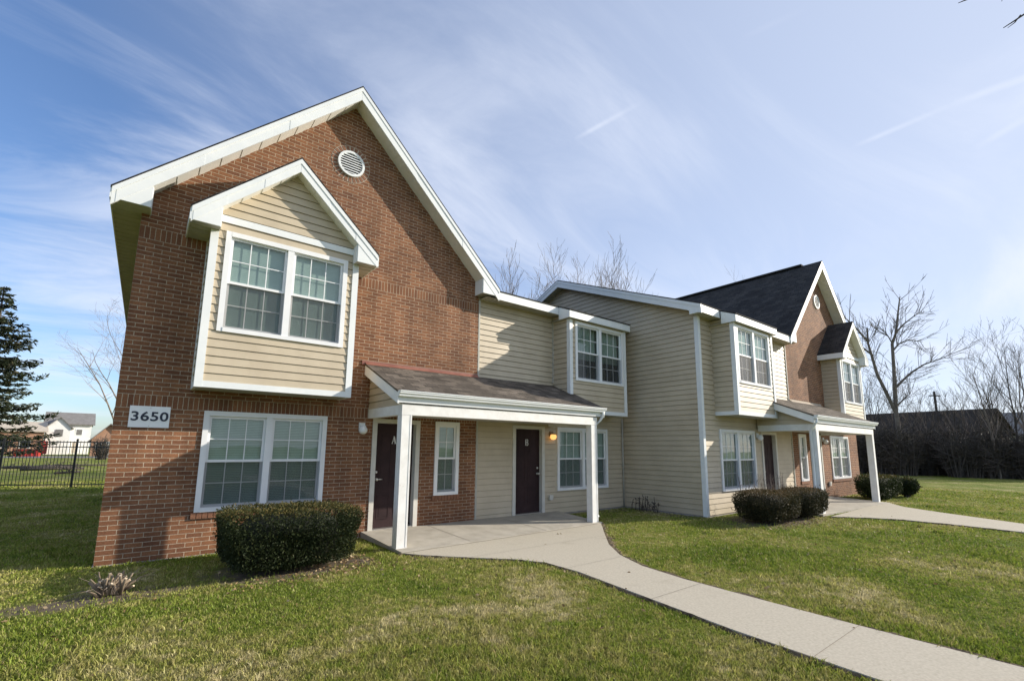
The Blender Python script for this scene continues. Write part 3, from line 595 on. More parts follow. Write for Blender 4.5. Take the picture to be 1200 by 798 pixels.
def brick_end(tf, flip, near):
    """one brick gable end of the row with everything on it; built in the near end's coordinates"""
    nb = lambda: MB(tf, flip)
    planes = [(SL, 1, GZ-.22+SL*GX), (-SL, 1, GZ-.22-SL*GX)]
    w = nb(); holes = [A_LOW, A_NAR, A_DOOR]
    brickwall(w, 0, GW, -.12, 8.9, holes, planes)
    depth = 12.6 if near else 12.6
    w.poly([(0, 0, -.12), (0, 0, 5.6), (0, depth, 5.6), (0, depth, -.12)]); w.poly([(GW, 0, 2), (GW, depth, 2), (GW, depth, 5.6), (GW, 0, 5.6)])
    pl = [(0, -.12), (GW, -.12), (GW, 5.6), (GX, 8.72), (0, 5.6)]; w.poly([(p[0], depth, p[1]) for p in pl[::-1]])
    part('brick_wall', w, M['brick'], H)
    fo = nb(); fo.box(-.012, 3.74, -.014, .05, -.12, .012); fo.box(-.012, .05, .05, depth, -.12, .012); part('foundation', fo, M['foundation'], H)
    gable_roof(GX, GZ, SL, 3.53, -.34, depth+.3, tf, flip, H, .28, retx=3.07, retz=5.27)
    # round louvred vent with its ring of bricks on end
    v = nb(); c = (GX-.03, 0, 7.40); r = .27; n = 40
    ring = lambda rr, y: [(c[0]+rr*math.cos(2*math.pi*k/n), y, c[2]+rr*math.sin(2*math.pi*k/n)) for k in range(n)]
    R1, R2, R3, R4 = ring(r, -.002), ring(r, -.045), ring(r-.045, -.045), ring(r-.045, -.006)
    v.add(R1+R2+R3+R4, [(a*n+k, a*n+(k+1) % n, (a+1)*n+(k+1) % n, (a+1)*n+k) for a in range(3) for k in range(n)])
    for i in range(8):
        zz = c[2]-.20+i*.052; hw = math.sqrt(max(0, (r-.04)**2-(zz+.015-c[2])**2))
        v.add([(c[0]-hw, -.040, zz), (c[0]+hw, -.040, zz), (c[0]+hw, -.010, zz+.036), (c[0]-hw, -.010, zz+.036), (c[0]-hw, -.040, zz-.006), (c[0]+hw, -.040, zz-.006)], [(0, 1, 2, 3), (4, 5, 1, 0)])
    vo = part('gable_vent', v, M['white'], H)
    bk = nb(); bk.poly(ring(r-.02, -.004)[::-1]); part('vent_backing', bk, M['dark'], vo)
    rg = nb(); mo = nb()
    m1, m2 = ring(r+.002, -.003), ring(r+.125, -.003); mo.add(m1+m2, [(k, n+k, n+(k+1) % n, (k+1) % n) for k in range(n)]); part('mortar_ring', mo, M['mortar'], vo)
    nr = 26
    for k in range(nr):
        a0, a1 = 2*math.pi*(k+.14)/nr, 2*math.pi*(k+.86)/nr; ra, rb = r+.010, r+.115
        q = [(c[0]+rr*math.cos(a), yy, c[2]+rr*math.sin(a)) for yy in (-.002, -.008) for (rr, a) in ((ra, a0), (rb, a0), (rb, a1), (ra, a1))]
        rg.add(q, [(4, 7, 6, 5), (0, 1, 5, 4), (1, 2, 6, 5), (2, 3, 7, 6), (3, 0, 4, 7)])
    part('brick_ring', rg, M['brick_unit'], vo)
    # windows and their brick sills
    for (a, b, z0, z1) in (A_LOW, A_NAR):
        sl = nb(); k = max(3, int((b-a+.1)/.075)); x = a-.04; st = (b-a+.08)/k
        for i in range(k): sl.box(x+i*st+.004, x+(i+1)*st-.004, -.03, -.0015, z0-.098, z0-.004)
        part('brick_sill', sl, M['brick_unit'], H)
    window(H, *A_LOW[:4], 0.0, tf, flip, 2, 3, cap=.0)
    window(H, *A_NAR[:4], 0.0, tf, flip, 1, 2)
    door(A_DOOR[0], A_DOOR[1], A_DOOR[3], 0.0, tf, flip, True, 'A' if near else None, .12)
    # upper bay with its own small gable
    x0, x1, z0, zt, yb = .90, 3.20, 2.563, 5.17, -.60
    bay = nb(); win = (1.085, 3.02, 3.45, 5.09)
    pk = [(.945, 1, 6.63-.2+.945*2.05), (-.945, 1, 6.63-.2-.945*2.05)]
    siding(bay, x0, x1, z0+.02, 6.5, front(yb), [win], pk, phase=z0+.09)
    siding(bay, yb, 0, z0+.02, 5.3, lambda u, z, o: (x0-o, u, z), phase=z0+.09); siding(bay, yb, 0, z0+.02, 5.3, lambda u, z, o: (x1+o, u, z), phase=z0+.09)
    bo = part('bay_window', bay, M['siding'], H)
    t = nb()
    for xa, xb in ((x0-.022, x0+.085), (x1-.085, x1+.022)): t.box(xa, xb, yb-.030, yb+.085, z0, 5.22)
    t.box(x0+.085, x1-.085, yb-.027, yb+.05, z0+.002, z0+.10); t.box(x0+.06, x1-.06, yb-.028, yb-.001, 5.222, 5.335)
    t.box(x0-.02, x0+.02, yb+.085, -.003, z0, z0+.10); t.box(x1-.02, x1+.02, yb+.085, -.003, z0, z0+.10)
    t.box(x0-.022, x0+.01, -.10, -.003, z0+.1, 5.22)
    part('bay_trim', t, M['white'], bo)
    u = nb(); u.box(x0, x1, yb, -.002, z0+.004, z0+.02); part('bay_underside', u, M['soffit'], bo)
    window(bo, *win, yb, tf, flip, 2, 3, as_part=False, drop=1.0 if near else .52)
    gable_roof(2.05, 6.63, .945, 1.45, yb-.23, .02, tf, flip, bo, .24, retx=1.07, retz=5.05, names=('bay_roof', 'bay_fascia', 'bay_soffit'), ywall=yb, sof=.15, shingle='shingle_y')
    return

def siding_half(tf, flip, near):
    """the siding half of a unit pair: wall, door, windows, upper bay"""
    nb = lambda: MB(tf, flip); yw = .03; xa = GW+.004 if near else MC-(MX-GW)+.004; xe = 11.648 if near else MC-11.652
    w = nb(); siding(w, xa, xe, .04, 5.30, front(yw), [B_LOW, B_DOOR]); wall = part('siding_wall', w, M['siding'], H)
    fo = nb(); fo.box(xa, xe, yw-.004, yw+.1, -.12, .043); part('foundation', fo, M['foundation'], H)
    tr = nb(); tr.box(xa, xa+.045, yw-.036, yw, .05, 5.2); tr.box(8.795-.035, 8.795+.0, yw-.03, yw-.0, 3.4, 5.2); part('corner_trim', tr, M['soffit'], H)
    window(H, *B_LOW, yw-.012, tf, flip, 2, 3)
    door(B_DOOR[0], B_DOOR[1], B_DOOR[3], yw-.012, tf, flip, False, 'B' if near else None, .09)
    x0, x1, z0, yb = 8.80, 11.03, 2.60, -.60; bay = nb(); win = (8.99, 10.93, 3.44, 5.02)
    siding(bay, x0, x1, z0+.02, 5.12, front(yb), [win], phase=z0+.09)
    siding(bay, yb, yw, z0+.02, 5.2, lambda u, z, o: (x0-o, u, z), phase=z0+.09); siding(bay, yb, yw, z0+.02, 5.2, lambda u, z, o: (x1+o, u, z), phase=z0+.09)
    bo = part('bay_window', bay, M['siding'], H); t = nb()
    for a, b in ((x0-.022, x0+.085), (x1-.085, x1+.022)): t.box(a, b, yb-.030, yb+.085, z0, 5.05)
    t.box(x0+.085, x1-.085, yb-.027, yb+.05, z0+.002, z0+.10); t.box(x0-.02, x0+.02, yb+.085, yw-.02, z0, z0+.10); t.box(x1-.02, x1+.02, yb+.085, yw-.02, z0, z0+.10)
    part('bay_trim', t, M['white'], bo)
    u = nb(); u.box(x0+.001, x1-.001, yb+.001, yw, z0+.004, z0+.02); part('bay_underside', u, M['soffit'], bo)
    window(bo, *win, yb, tf, flip, 2, 3, as_part=False, inside='curtain' if near else 'blind', drop=.62 if near else .5)
    # bay roof: the main slope run forward
    xl, xr, yf = x0-.13, x1+.10, yb-.14; z = lambda y: 5.40+.4*(y+.33)
    r = nb(); r.add([(xl-.01, yf-.015, z(yf)+.0), (xr+.01, yf-.015, z(yf)), (xr+.01, -.32, z(-.32)), (xl-.01, -.32, z(-.32)), (xl-.01, yf-.015, z(yf)+.03), (xr+.01, yf-.015, z(yf)+.03), (xr+.01, -.32, z(-.32)+.03), (xl-.01, -.32, z(-.32)+.03)],
            [(0, 3, 2, 1), (4, 5, 6, 7), (0, 1, 5, 4), (1, 2, 6, 5), (2, 3, 7, 6), (3, 0, 4, 7)]); part('bay_roof', r, M['shingle_x'], bo)
    f = nb(); zb = z(yf)-.185; f.box(xl, xr, yf, yf+.02, zb, z(yf)-.003)
    for a in (xl, xr-.02): f.add([(a, yf+.021, zb), (a+.02, yf+.021, zb), (a+.02, -.335, zb), (a, -.335, zb), (a, yf+.021, z(yf)), (a+.02, yf+.021, z(yf)), (a+.02, -.335, z(-.335)-.003), (a, -.335, z(-.335)-.003)], [(0, 3, 2, 1), (4, 5, 6, 7), (0, 1, 5, 4), (1, 2, 6, 5), (2, 3, 7, 6), (3, 0, 4, 7)])
    part('bay_fascia', f, M['white'], bo)
    s = nb(); s.box(xl+.02, xr-.02, yf+.02, yw-.02, zb+.006, zb+.016); part('bay_soffit', s, M['soffit'], bo)

def porch(tf, flip, near):
    nb = lambda: MB(tf, flip); x0, x1, yf = 3.79, 8.72, -1.56; zb, zt = 2.245, 2.42
    dx = 0.0 if near else .10                   # the far porch is a touch wider
    x1 += dx
    beam = nb(); beam.box(x0, x1, yf, yf+.18, zb, zt); beam.box(x0, x0+.14, yf+.181, -.02, zb+.001, zt-.001); beam.box(x1-.14, x1, yf+.181, -.02, zb+.001, zt-.001)
    P = part('porch_beam', beam, M['worn'], H)
    for xp in (x0+.005, x1-.195):
        p = nb(); p.box(xp, xp+.185, yf+.004, yf+.178, .03, zb-.002); p.box(xp-.008, xp+.193, yf-.006, yf+.186, .032, .15) if False else None
        p.box(xp+.155, xp+.183, yf-.002, yf+.003, .06, zb-.004); part('porch_post', p, M['worn'], H)
    cl = nb(); cl.box(x0+.14, x1-.14, yf+.18, .0, zb+.06, zb+.075); part('porch_ceiling', cl, M['soffit'], H)
    xl, xr = 3.67, 8.95+dx; ye = -1.61; ze, zw = 2.62, 3.30; k = (zw-ze)/(-ye); z = lambda y: zw+k*y
    r = nb()
    rl = xl
    r.add([(xl, ye, z(ye)-.001), (xr, ye, z(ye)-.001), (xr, 0.0, z(0)-.001), (xl, 0.0, z(0)-.001), (xl, ye, z(ye)+.035), (xr, ye, z(ye)+.035), (xr, 0.0, z(0)+.035), (xl, 0.0, z(0)+.035)],
          [(0, 3, 2, 1), (4, 5, 6, 7), (0, 1, 5, 4), (1, 2, 6, 5), (2, 3, 7, 6), (3, 0, 4, 7)]); ro = part('porch_roof', r, M['shingle_porch'], H)
    f = nb()
    for a, b in ((xl+.01, xl+.04), (xr-.04, xr-.01)):
        f.add([(a, ye+.01, z(ye)-.19), (b, ye+.01, z(ye)-.19), (b, -.004, z(0)-.20), (a, -.004, z(0)-.20), (a, ye+.01, z(ye)-.003), (b, ye+.01, z(ye)-.003), (b, -.004, z(0)-.003), (a, -.004, z(0)-.003)], [(0, 3, 2, 1), (4, 5, 6, 7), (0, 1, 5, 4), (1, 2, 6, 5), (2, 3, 7, 6), (3, 0, 4, 7)])
    f.box(xl+.041, xr-.041, ye+.02, ye+.045, z(ye)-.17, z(ye)-.004); part('porch_fascia', f, M['white'], H)
    so = nb(); so.box(xl+.041, xr-.041, ye+.046, yf+.001, zt+.0, zt+.012); part('porch_soffit', so, M['soffit'], H)
    # siding triangles that close the two ends
    for (xs_, sg) in ((x0+.02, -1), (x1-.02, 1)):
        tri = nb(); siding(tri, ye+.06, -.004, zt-.01, 3.3, (lambda q, s: (lambda u, zz, o: (q+s*o, u, zz)))(xs_, sg), planes=[(-k, 1, zw-.02)], phase=zt)
        part('porch_gable', tri, M['siding'], H)
    # gutter with a stepped face, and its downspout
    gt = nb(); prof = [(-.002, -.005), (-.002, -.095), (-.075, -.095), (-.085, -.06), (-.105, -.045), (-.105, -.02), (-.118, -.015), (-.118, .0), (-.11, .0), (-.10, -.012), (-.012, -.085), (-.012, -.005)]
    gt.prism([(ye+.018+p, z(ye)+.028+q) for p, q in prof], lambda p, q, d: (d, p, q), xl+.005, xr-.03)
    for a in (xl+.004, xr-.034): gt.prism([(ye+.018+p, z(ye)+.028+q) for p, q in prof[:8]], lambda p, q, d: (d, p, q), a, a+.006)
    part('porch_gutter', gt, M['white'], H)
    ds = nb(); xg = xr-.10; ds.tube([(xg, ye-.035, z(ye)-.06), (xg, ye-.03, z(ye)-.15), (xg-.02, ye+.05, z(ye)-.26), (x1+.035, yf+.12, z(ye)-.40), (x1+.035, yf+.12, .24), (x1+.06, yf+.06, .14)], .032, 8); part('downspout', ds, M['white'], H, True)
    # metal flashing along the brick
    fl = nb(); xs0, xs1 = xl-.06, GW-.0
    fl.box(xs0, xs1, -.022, -.001, zw-.0, zw+.085); fl.add([(xl, -.10, z(-.10)+.039), (xs1, -.10, z(-.10)+.039), (xs1, -.023, z(-.02)+.06), (xl, -.023, z(-.02)+.06)], [(0, 1, 2, 3)])
    part('roof_flashing', fl, M['flash'] if near else M['mortar'], H)

brick_end(None, False, True); siding_half(None, False, True); porch(None, False, True)
brick_end(mirD, True, False); siding_half(mirC, True, False); porch(mirD, True, False)

# main roofs of the siding halves (eaves to the front, ridge along X) and the stepped side wall between them
def low_roof(name, x0, x1, yf, yr, ze, cxg, side, xr_at_ridge, xr_at_eave):
    zr = ze+.4*(yr-yf); yb = 2*yr-yf; mb = MB(); t = .03
    if side < 0: fr = [(xr_at_eave, yf, ze), (x1, yf, ze), (x1, yr, zr), (xr_at_ridge, yr, zr)]; bk = [(x1, yb, ze), (xr_at_ridge-1.5, yb, ze), (xr_at_ridge-1.5, yr, zr), (x1, yr, zr)]
    else: fr = [(x0, yf, ze), (xr_at_eave, yf, ze), (xr_at_ridge, yr, zr), (x0, yr, zr)]; bk = [(xr_at_ridge+1.5, yb, ze), (x0, yb, ze), (x0, yr, zr), (xr_at_ridge+1.5, yr, zr)]
    for q in (fr, bk):
        mb.add([(p[0], p[1], p[2]) for p in q]+[(p[0], p[1], p[2]+t) for p in q], [(3, 2, 1, 0), (4, 5, 6, 7), (0, 1, 5, 4), (1, 2, 6, 5), (2, 3, 7, 6), (3, 0, 4, 7)])
    return part(name, mb, M['shingle_x'], H)
low_roof('roof', 6.7, 11.66, -.345, 5.0, 5.385, 0, -1, 4.63, 6.74)
low_roof('roof', 11.31, 16.8, -2.86, 2.48, 5.42, 0, 1, 18.92, 16.80)
for bx in ((6.712, 8.668, -.335, -.315, 5.195, 5.383), (11.13, 11.64, -.335, -.315, 5.195, 5.383), (11.335, MC-11.132, -2.85, -2.83, 5.215, 5.418), (MC-8.668, 16.78, -2.85, -2.83, 5.215, 5.418)):
    ef = MB(); ef.box(*bx); part('eave_fascia', ef, M['white'], H)
for (xa, xb, y0, y1, z) in ((6.36, 11.64, -.314, .02, 5.205), (11.35, 17.14, -2.829, -2.52, 5.225)):
    es = MB(); n = int((xb-xa)/.13)
    for i in range(n):
        a, b = xa+(xb-xa)*i/n, xa+(xb-xa)*(i+1)/n; es.poly([(a, y0, z), (a, y1, z), (b, y1, z+.010), (b, y0, z+.010)]); es.poly([(b, y0, z+.01), (b, y1, z+.01), (b, y1, z), (b, y0, z)])
    part('eave_soffit', es, M['soffit'], H)
# side wall of the far half, facing left
YR, ZR = 2.48, 5.42+.4*(2.48+2.86); sw = MB(); pl_ = [(.4, 1, ZR-.16+.4*YR), (-.4, 1, ZR-.16-.4*YR)]
siding(sw, D+.004, 7.6, .04, 7.5, lambda u, z, o: (11.65-o, u, z), planes=pl_); part('siding_wall', sw, M['siding'], H)
fo = MB(); fo.box(11.64, 11.7, D+.02, .03, -.12, .043); part('foundation', fo, M['foundation'], H)
ct = MB(); ct.box(11.65-.030, 11.65+.075, D-.032, D+.085, .03, 5.225); part('corner_trim', ct, M['white'], H)
rk = MB()
for s in (-1, 1):
    ye = YR+s*(2.48+2.86); zt = lambda y: ZR-.4*abs(y-YR)
    def bd(x0, x1, h0, h1):
        q = [(YR, ZR-h0), (ye, zt(ye)-h0), (ye, zt(ye)-h1), (YR, ZR-h1)]
        if s < 0: q = q[::-1]
        rk.prism(q, lambda p, w, d: (d, p, w), x0, x1)
    bd(11.315, 11.34, .003, .235); bd(11.302, 11.3145, .003, .085)
rk.add([(11.316, -2.848, 5.215), (11.338, -2.848, 5.215), (11.338, -2.52, 5.215), (11.316, -2.52, 5.215), (11.316, -2.848, 5.26), (11.338, -2.848, 5.26), (11.338, -2.52, 5.36), (11.316, -2.52, 5.36)], [(0, 3, 2, 1), (4, 5, 6, 7), (0, 1, 5, 4), (1, 2, 6, 5), (2, 3, 7, 6), (3, 0, 4, 7)])
part('rake_fascia', rk, M['white'], H)
rs = MB()
for s in (-1, 1):
    ye = YR+s*5.0; n = 24
    for i in range(n):
        a, b = YR+(ye-YR)*i/n, YR+(ye-YR)*(i+1)/n; rs.poly([(11.34, a, zt(a)-.215), (11.66, a, zt(a)-.215), (11.66, b, zt(b)-.205), (11.34, b, zt(b)-.205)])
        rs.poly([(11.34, b, zt(b)-.205), (11.66, b, zt(b)-.205), (11.66, b, zt(b)-.215), (11.34, b, zt(b)-.215)])
part('rake_soffit', rs, M['soffit'], H)
bw = MB(); bw.poly([(6, 10.0, -.1), (6, 10.0, 5.4), (11.7, 10.0, 5.4), (11.7, 10.0, -.1)]); bw.poly([(11.66, 7.6, -.1), (11.66, 7.6, 5.4), (17.2, 7.6, 5.4), (17.2, 7.6, -.1)]); part('rear_wall', bw, M['siding'], H)
# pipe in the inner corner, outlet boxes and meter parts on the walls
pp = MB(); pp.tube([(11.56, -.02, .06), (11.56, -.02, 2.58)], .022, 8); pp.box(11.53, 11.59, -.03, .01, 1.2, 1.23); part('conduit', pp, M['soffit'], H, True)
for (x, y, z, s) in ((8.66, -.012, .46, .05), (20.05, D-.025, .52, .06)):
    ob = MB(); ob.box(x-s, x+s, y-.035, y+.02, z-s*1.2, z+s*1.2); ob.box(x-s*1.15, x+s*1.15, y-.042, y-.036, z-s*.2, z+s*1.3); part('outlet_cover', ob, M['tantrim'], H)
rv = MB(); rv.box(20.20, 20.46, -2.2, 8, 8.965, 9.03); part('ridge_vent', rv, M['shingle_y'], H)

# ------------------------------------------------------------------ sign and lamps on the walls
def text_mesh(txt, size, ext, offset=0.0, sx=1.0):
    cu = bpy.data.curves.new('txt', 'FONT'); cu.body = txt; cu.size = size; cu.extrude = ext; cu.align_x = 'CENTER'; cu.align_y = 'CENTER'; cu.offset = offset; cu.space_character = 1.06
    o = bpy.data.objects.new('txt', cu); COL.objects.link(o); dg = bpy.context.evaluated_depsgraph_get(); dg.update()
    me = bpy.data.meshes.new_from_object(o.evaluated_get(dg)); bpy.data.objects.remove(o)
    v = [(p.co.x*sx, -p.co.z, p.co.y) for p in me.vertices]; f = [tuple(p.vertices) for p in me.polygons]; return v, f
sg = thing('address_sign', 'white address plate reading 3650 screwed to the brick wall', 'sign', (.415, -.02, 1.955))
mb = MB(); mb.box(.17, .66, -.022, -.003, 1.955, 2.275); so_ = part('sign_panel', mb, M['sign'], sg)
v, f = text_mesh('3650', .19, .002, .0035, 1.16); mb = MB(); mb.add([(.415+a, -.0255+b, 2.115+c) for a, b, c in v], f); part('sign_digits', mb, M['navy'], sg)
mb = MB()
for z in (1.98, 2.25): mb.lathe((.415, -.022, z), [(.007, 0), (.006, .003)], 8, 'y')
part('sign_screws', mb, M['metal'], sg)
def wall_lamp(x, y, z, lit, label, base):
    t = thing('wall_lamp', label, 'wall lamp', (x, y, z-.08), 'porch wall lamps')
    b = MB(); b.box(x-.058, x+.058, y-.028, y-.002, z+.0, z+.135); b.lathe((x, y-.09, z+.07), [(.035, .012), (.055, -.005), (.055, -.03), (.045, -.035)], 14); b.box(x-.02, x+.02, y-.075, y-.028, z+.055, z+.085)
    part('lamp_base', b, base, t)
    g = MB(); g.lathe((x, y-.09, z+.0), [(.012, -.085), (.045, -.078), (.072, -.052), (.083, -.012), (.078, .025), (.058, .05), (.04, .06)], 18); part('lamp_globe', g, M['globe_lit'] if lit else M['globe'], t, True)
wall_lamp(3.68, 0, 2.02, False, 'unlit white globe lamp on the brick left of the door marked A', M['white'])
wall_lamp(8.70, .012, 2.0, True, 'lit orange globe lamp between the door marked B and its window', M['brass'])
wall_lamp(14.68, D+.012, 2.06, False, 'unlit white globe lamp on siding beside the far recessed door', M['white'])
wall_lamp(19.80, D, 2.02, False, 'unlit white globe lamp on the far brick wall behind the porch posts', M['white'])

# ------------------------------------------------------------------ plants by the house
def leaves(name, P, Nrm, size, mat, parent=None, seed=0, aspect=.45, tone=None, flat_=0.5):
    """many small leaf quads at points P leaning along Nrm"""
    rng = np.random.default_rng(seed); n = len(P); P = np.asarray(P, float); Nrm = np.asarray(Nrm, float)
    d = Nrm*flat_+rng.normal(size=(n, 3))*.6; d /= np.linalg.norm(d, axis=1, keepdims=True)+1e-9
    e = np.cross(d, rng.normal(size=(n, 3))); e /= np.linalg.norm(e, axis=1, keepdims=True)+1e-9
    L = size*rng.uniform(.6, 1.4, (n, 1)); w = L*aspect
    V = np.stack([P-d*L*.5, P+e*w*.5, P+d*L*.5, P-e*w*.5], 1).reshape(-1, 3)
    c = (V.min(0)+V.max(0))/2
    if parent is None: c[2] = V[:, 2].min()
    me = bpy.data.meshes.new(name); me.vertices.add(4*n); me.vertices.foreach_set('co', (V-c).ravel()); me.loops.add(4*n); me.loops.foreach_set('vertex_index', np.arange(4*n))
    me.polygons.add(n); me.polygons.foreach_set('loop_start', np.arange(n)*4); me.polygons.foreach_set('loop_total', np.full(n, 4)); me.update()
    at = me.attributes.new('tone', 'FLOAT', 'FACE'); t = rng.uniform(0, 1, n) if tone is None else tone; at.data.foreach_set('value', t.astype(np.float32))
    me.materials.append(mat); o = bpy.data.objects.new(name, me); COL.objects.link(o)
    if parent is not None: o.parent = parent; o.location = Vector(c)-parent.location
    else: o.location = c
    return o
def hedge_points(rng, n, c, hx, hy, h, power=3.2, taper=.88, lump=.07, z0=.08):
    """points in the outer shell of a clipped, rounded block"""
    ph = rng.uniform(0, 6.28, (6, 3)); fq = rng.uniform(2, 6, (6, 3)); d = rng.normal(size=(n, 3)); d[:, 2] *= .8
    d /= np.linalg.norm(d, axis=1, keepdims=True); p = power
    r = (np.abs(d[:, 0])**p+np.abs(d[:, 1])**p+np.abs(d[:, 2])**p)**(-1/p); q = d*r[:, None]
    sh = 1-np.abs(rng.normal(0, .10, n))+np.where(rng.uniform(0, 1, n) < .06, .05, 0); bump = sum(np.sin((q*fq[i]+ph[i]).sum(1)) for i in range(6))/6*lump
    q *= (sh*(1+bump))[:, None]
    zz = (q[:, 2]+1)/2; t = taper+(1-taper)*np.clip(zz*1.2, 0, 1)
    X = np.stack([c[0]+q[:, 0]*hx*t, c[1]+q[:, 1]*hy*t, z0+zz*(h-z0)], 1)
    return X, d, zz
def hedge(name, label, c, hx, hy, h, n, mat, size, seed, group, core, brown=.0, taper=.88, power=3.2, z0=.06):
    rng = np.random.default_rng(seed); t = thing(name, label, 'shrub', (c[0], c[1], 0), group)
    X, d, zz = hedge_points(rng, n, c, hx, hy, h, power, taper, z0=z0)
    ns_ = 110; si = rng.integers(0, n, ns_); ln_ = rng.uniform(.03, .13, ns_); kk = np.linspace(.15, 1, 9)
    out_ = d[si]*.75+np.array([0, 0, .6])+rng.normal(0, .25, (ns_, 3)); out_ /= np.linalg.norm(out_, axis=1, keepdims=True)
    SP = (X[si][:, None]+out_[:, None]*(ln_[:, None]*kk)[..., None]).reshape(-1, 3)+rng.normal(0, .006, (ns_*9, 3)); X = np.r_[X, SP]; d = np.r_[d, np.repeat(out_, 9, 0)]; zz = np.r_[zz, np.repeat(zz[si], 9)]; n = len(X)
    tone = np.clip(rng.beta(2, 3, n)*.8+np.clip((zz-.80)*5, 0, .75)*rng.uniform(.2, 1, n)+brown*rng.uniform(0, 1, n), 0, 1)  # top raised for brownish tips, and for sunlight painted into the leaf tone
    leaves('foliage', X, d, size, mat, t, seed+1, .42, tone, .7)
    # twiggy heart, seen only through gaps
    s = MB(); 
    for i in range(26):
        a = rng.uniform(0, 6.28); rr = rng.uniform(.3, .85); e = (c[0]+hx*rr*math.cos(a), c[1]+hy*rr*math.sin(a), h*rng.uniform(.55, .93))
        b = (c[0]+hx*.35*rng.uniform(-1, 1), c[1]+hy*.25*rng.uniform(-1, 1), -.02); mid = ((e[0]*.6+b[0]*.4), (e[1]*.6+b[1]*.4), e[2]*.55); s.tube([b, mid, e], [.016, .011, .004], 5)
    part('stems', s, M['bark_dark'], t)
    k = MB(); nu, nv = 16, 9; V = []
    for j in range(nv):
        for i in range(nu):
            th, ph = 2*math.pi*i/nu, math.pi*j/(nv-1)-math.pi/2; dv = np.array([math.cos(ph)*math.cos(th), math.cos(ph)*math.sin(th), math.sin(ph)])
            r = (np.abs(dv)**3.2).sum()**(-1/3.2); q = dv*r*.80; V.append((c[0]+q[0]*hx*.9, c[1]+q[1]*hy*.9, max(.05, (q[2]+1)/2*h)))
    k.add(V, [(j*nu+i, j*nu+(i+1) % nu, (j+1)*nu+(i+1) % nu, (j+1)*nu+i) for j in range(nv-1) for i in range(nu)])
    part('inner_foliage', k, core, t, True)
    return t
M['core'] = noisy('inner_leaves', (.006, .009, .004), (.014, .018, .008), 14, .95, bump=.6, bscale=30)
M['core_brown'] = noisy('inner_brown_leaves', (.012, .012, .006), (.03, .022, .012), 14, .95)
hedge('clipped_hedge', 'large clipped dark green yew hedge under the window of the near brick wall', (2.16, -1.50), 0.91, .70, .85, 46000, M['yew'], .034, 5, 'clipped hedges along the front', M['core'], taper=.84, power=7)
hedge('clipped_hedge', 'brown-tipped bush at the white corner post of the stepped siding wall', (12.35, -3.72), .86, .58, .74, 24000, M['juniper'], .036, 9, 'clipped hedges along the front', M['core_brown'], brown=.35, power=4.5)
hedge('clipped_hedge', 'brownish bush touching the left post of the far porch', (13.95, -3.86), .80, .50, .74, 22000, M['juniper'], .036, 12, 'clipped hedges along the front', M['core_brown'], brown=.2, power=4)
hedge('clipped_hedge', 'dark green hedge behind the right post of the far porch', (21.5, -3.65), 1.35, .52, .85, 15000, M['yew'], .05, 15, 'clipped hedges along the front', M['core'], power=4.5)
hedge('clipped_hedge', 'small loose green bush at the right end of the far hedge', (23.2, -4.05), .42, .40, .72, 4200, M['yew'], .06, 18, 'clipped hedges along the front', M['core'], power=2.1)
# bare stalks that stand above the brownish bush
rng = random.Random(4); st = thing('dry_stalks', 'bare tan stalks sticking up behind the brown-tipped bush', 'plant', (12.9, -3.35, 0)); s = MB()
for i in range(46):
    x, y = 12.0+rng.random()*1.9, -3.45+rng.uniform(-.25, .25); h = rng.uniform(.75, 1.12); l = rng.uniform(-.14, .14)
    s.tube([(x, y, 0), (x+l*.4, y, h*.6), (x+l, y+rng.uniform(-.06, .06), h)], [.006, .005, .003], 4)
    for k in range(3):
        z = h*rng.uniform(.65, .95); s.tube([(x+l*z/h, y, z), (x+l*z/h+rng.uniform(-.09, .09), y+rng.uniform(-.05, .05), z+rng.uniform(.03, .12))], [.004, .002], 3)
part('stems', s, M['twig'], st)
st = thing('dry_weeds', 'thin dark weed stalks at the foot of the stepped siding wall', 'plant', (11.45, -.9, 0)); s = MB()
for i in range(16):
    x, y = 11.42+rng.uniform(-.1, .1), -.35-rng.random()*1.0; h = rng.uniform(.14, .44); l = rng.uniform(-.05, .05)
    s.tube([(x, y, 0), (x, y+l*.5, h*.6), (x+rng.uniform(-.03, .03), y+l, h)], [.010, .009, .005], 4)
    for k in range(5):
        z = h*rng.uniform(.4, .98); s.tube([(x, y+l*z/h, z), (x+rng.uniform(-.05, .05), y+l*z/h+rng.uniform(-.07, .07), z+rng.uniform(-.02, .07))], [.008, .010], 4)
part('stems', s, M['bark_dark'], st)
# shrub cut back to stubs
M['cut'] = noisy('cut_wood', (.50, .40, .27), (.66, .55, .40), 20, .85); M['stub'] = noisy('stub_bark', (.14, .105, .07), (.27, .21, .145), 16, .9, stretch=(1, 1, .3))
st = thing('cut_back_shrub', 'shrub cut down to a fan of pale stubs before the near brick corner', 'shrub', (.25, -1.72, 0)); s = MB(); ce = MB(); tw = MB()
for i in range(62):
    a = rng.uniform(0, 6.28); lean = rng.uniform(.1, 1.15); L = rng.uniform(.13, .29); r = rng.uniform(.006, .015); b = Vector((.25+rng.uniform(-.10, .10), -1.72+rng.uniform(-.07, .07), 0))
    d = Vector((math.cos(a)*math.sin(lean), math.sin(a)*math.sin(lean)*.8, math.cos(lean))); e = b+d*L; mid = b+d*L*.5+Vector((0, 0, .012))
    s.tube([b-d*.03, mid, e], [r*1.25, r*1.05, r], 7); n = d.cross(Vector((.2, .3, 1))).normalized(); q = d.cross(n)
    ce.add([tuple(e+d*.0015+(n*math.cos(t)+q*math.sin(t))*r*.97) for t in [k*math.pi/4 for k in range(8)]], [tuple(range(8))])
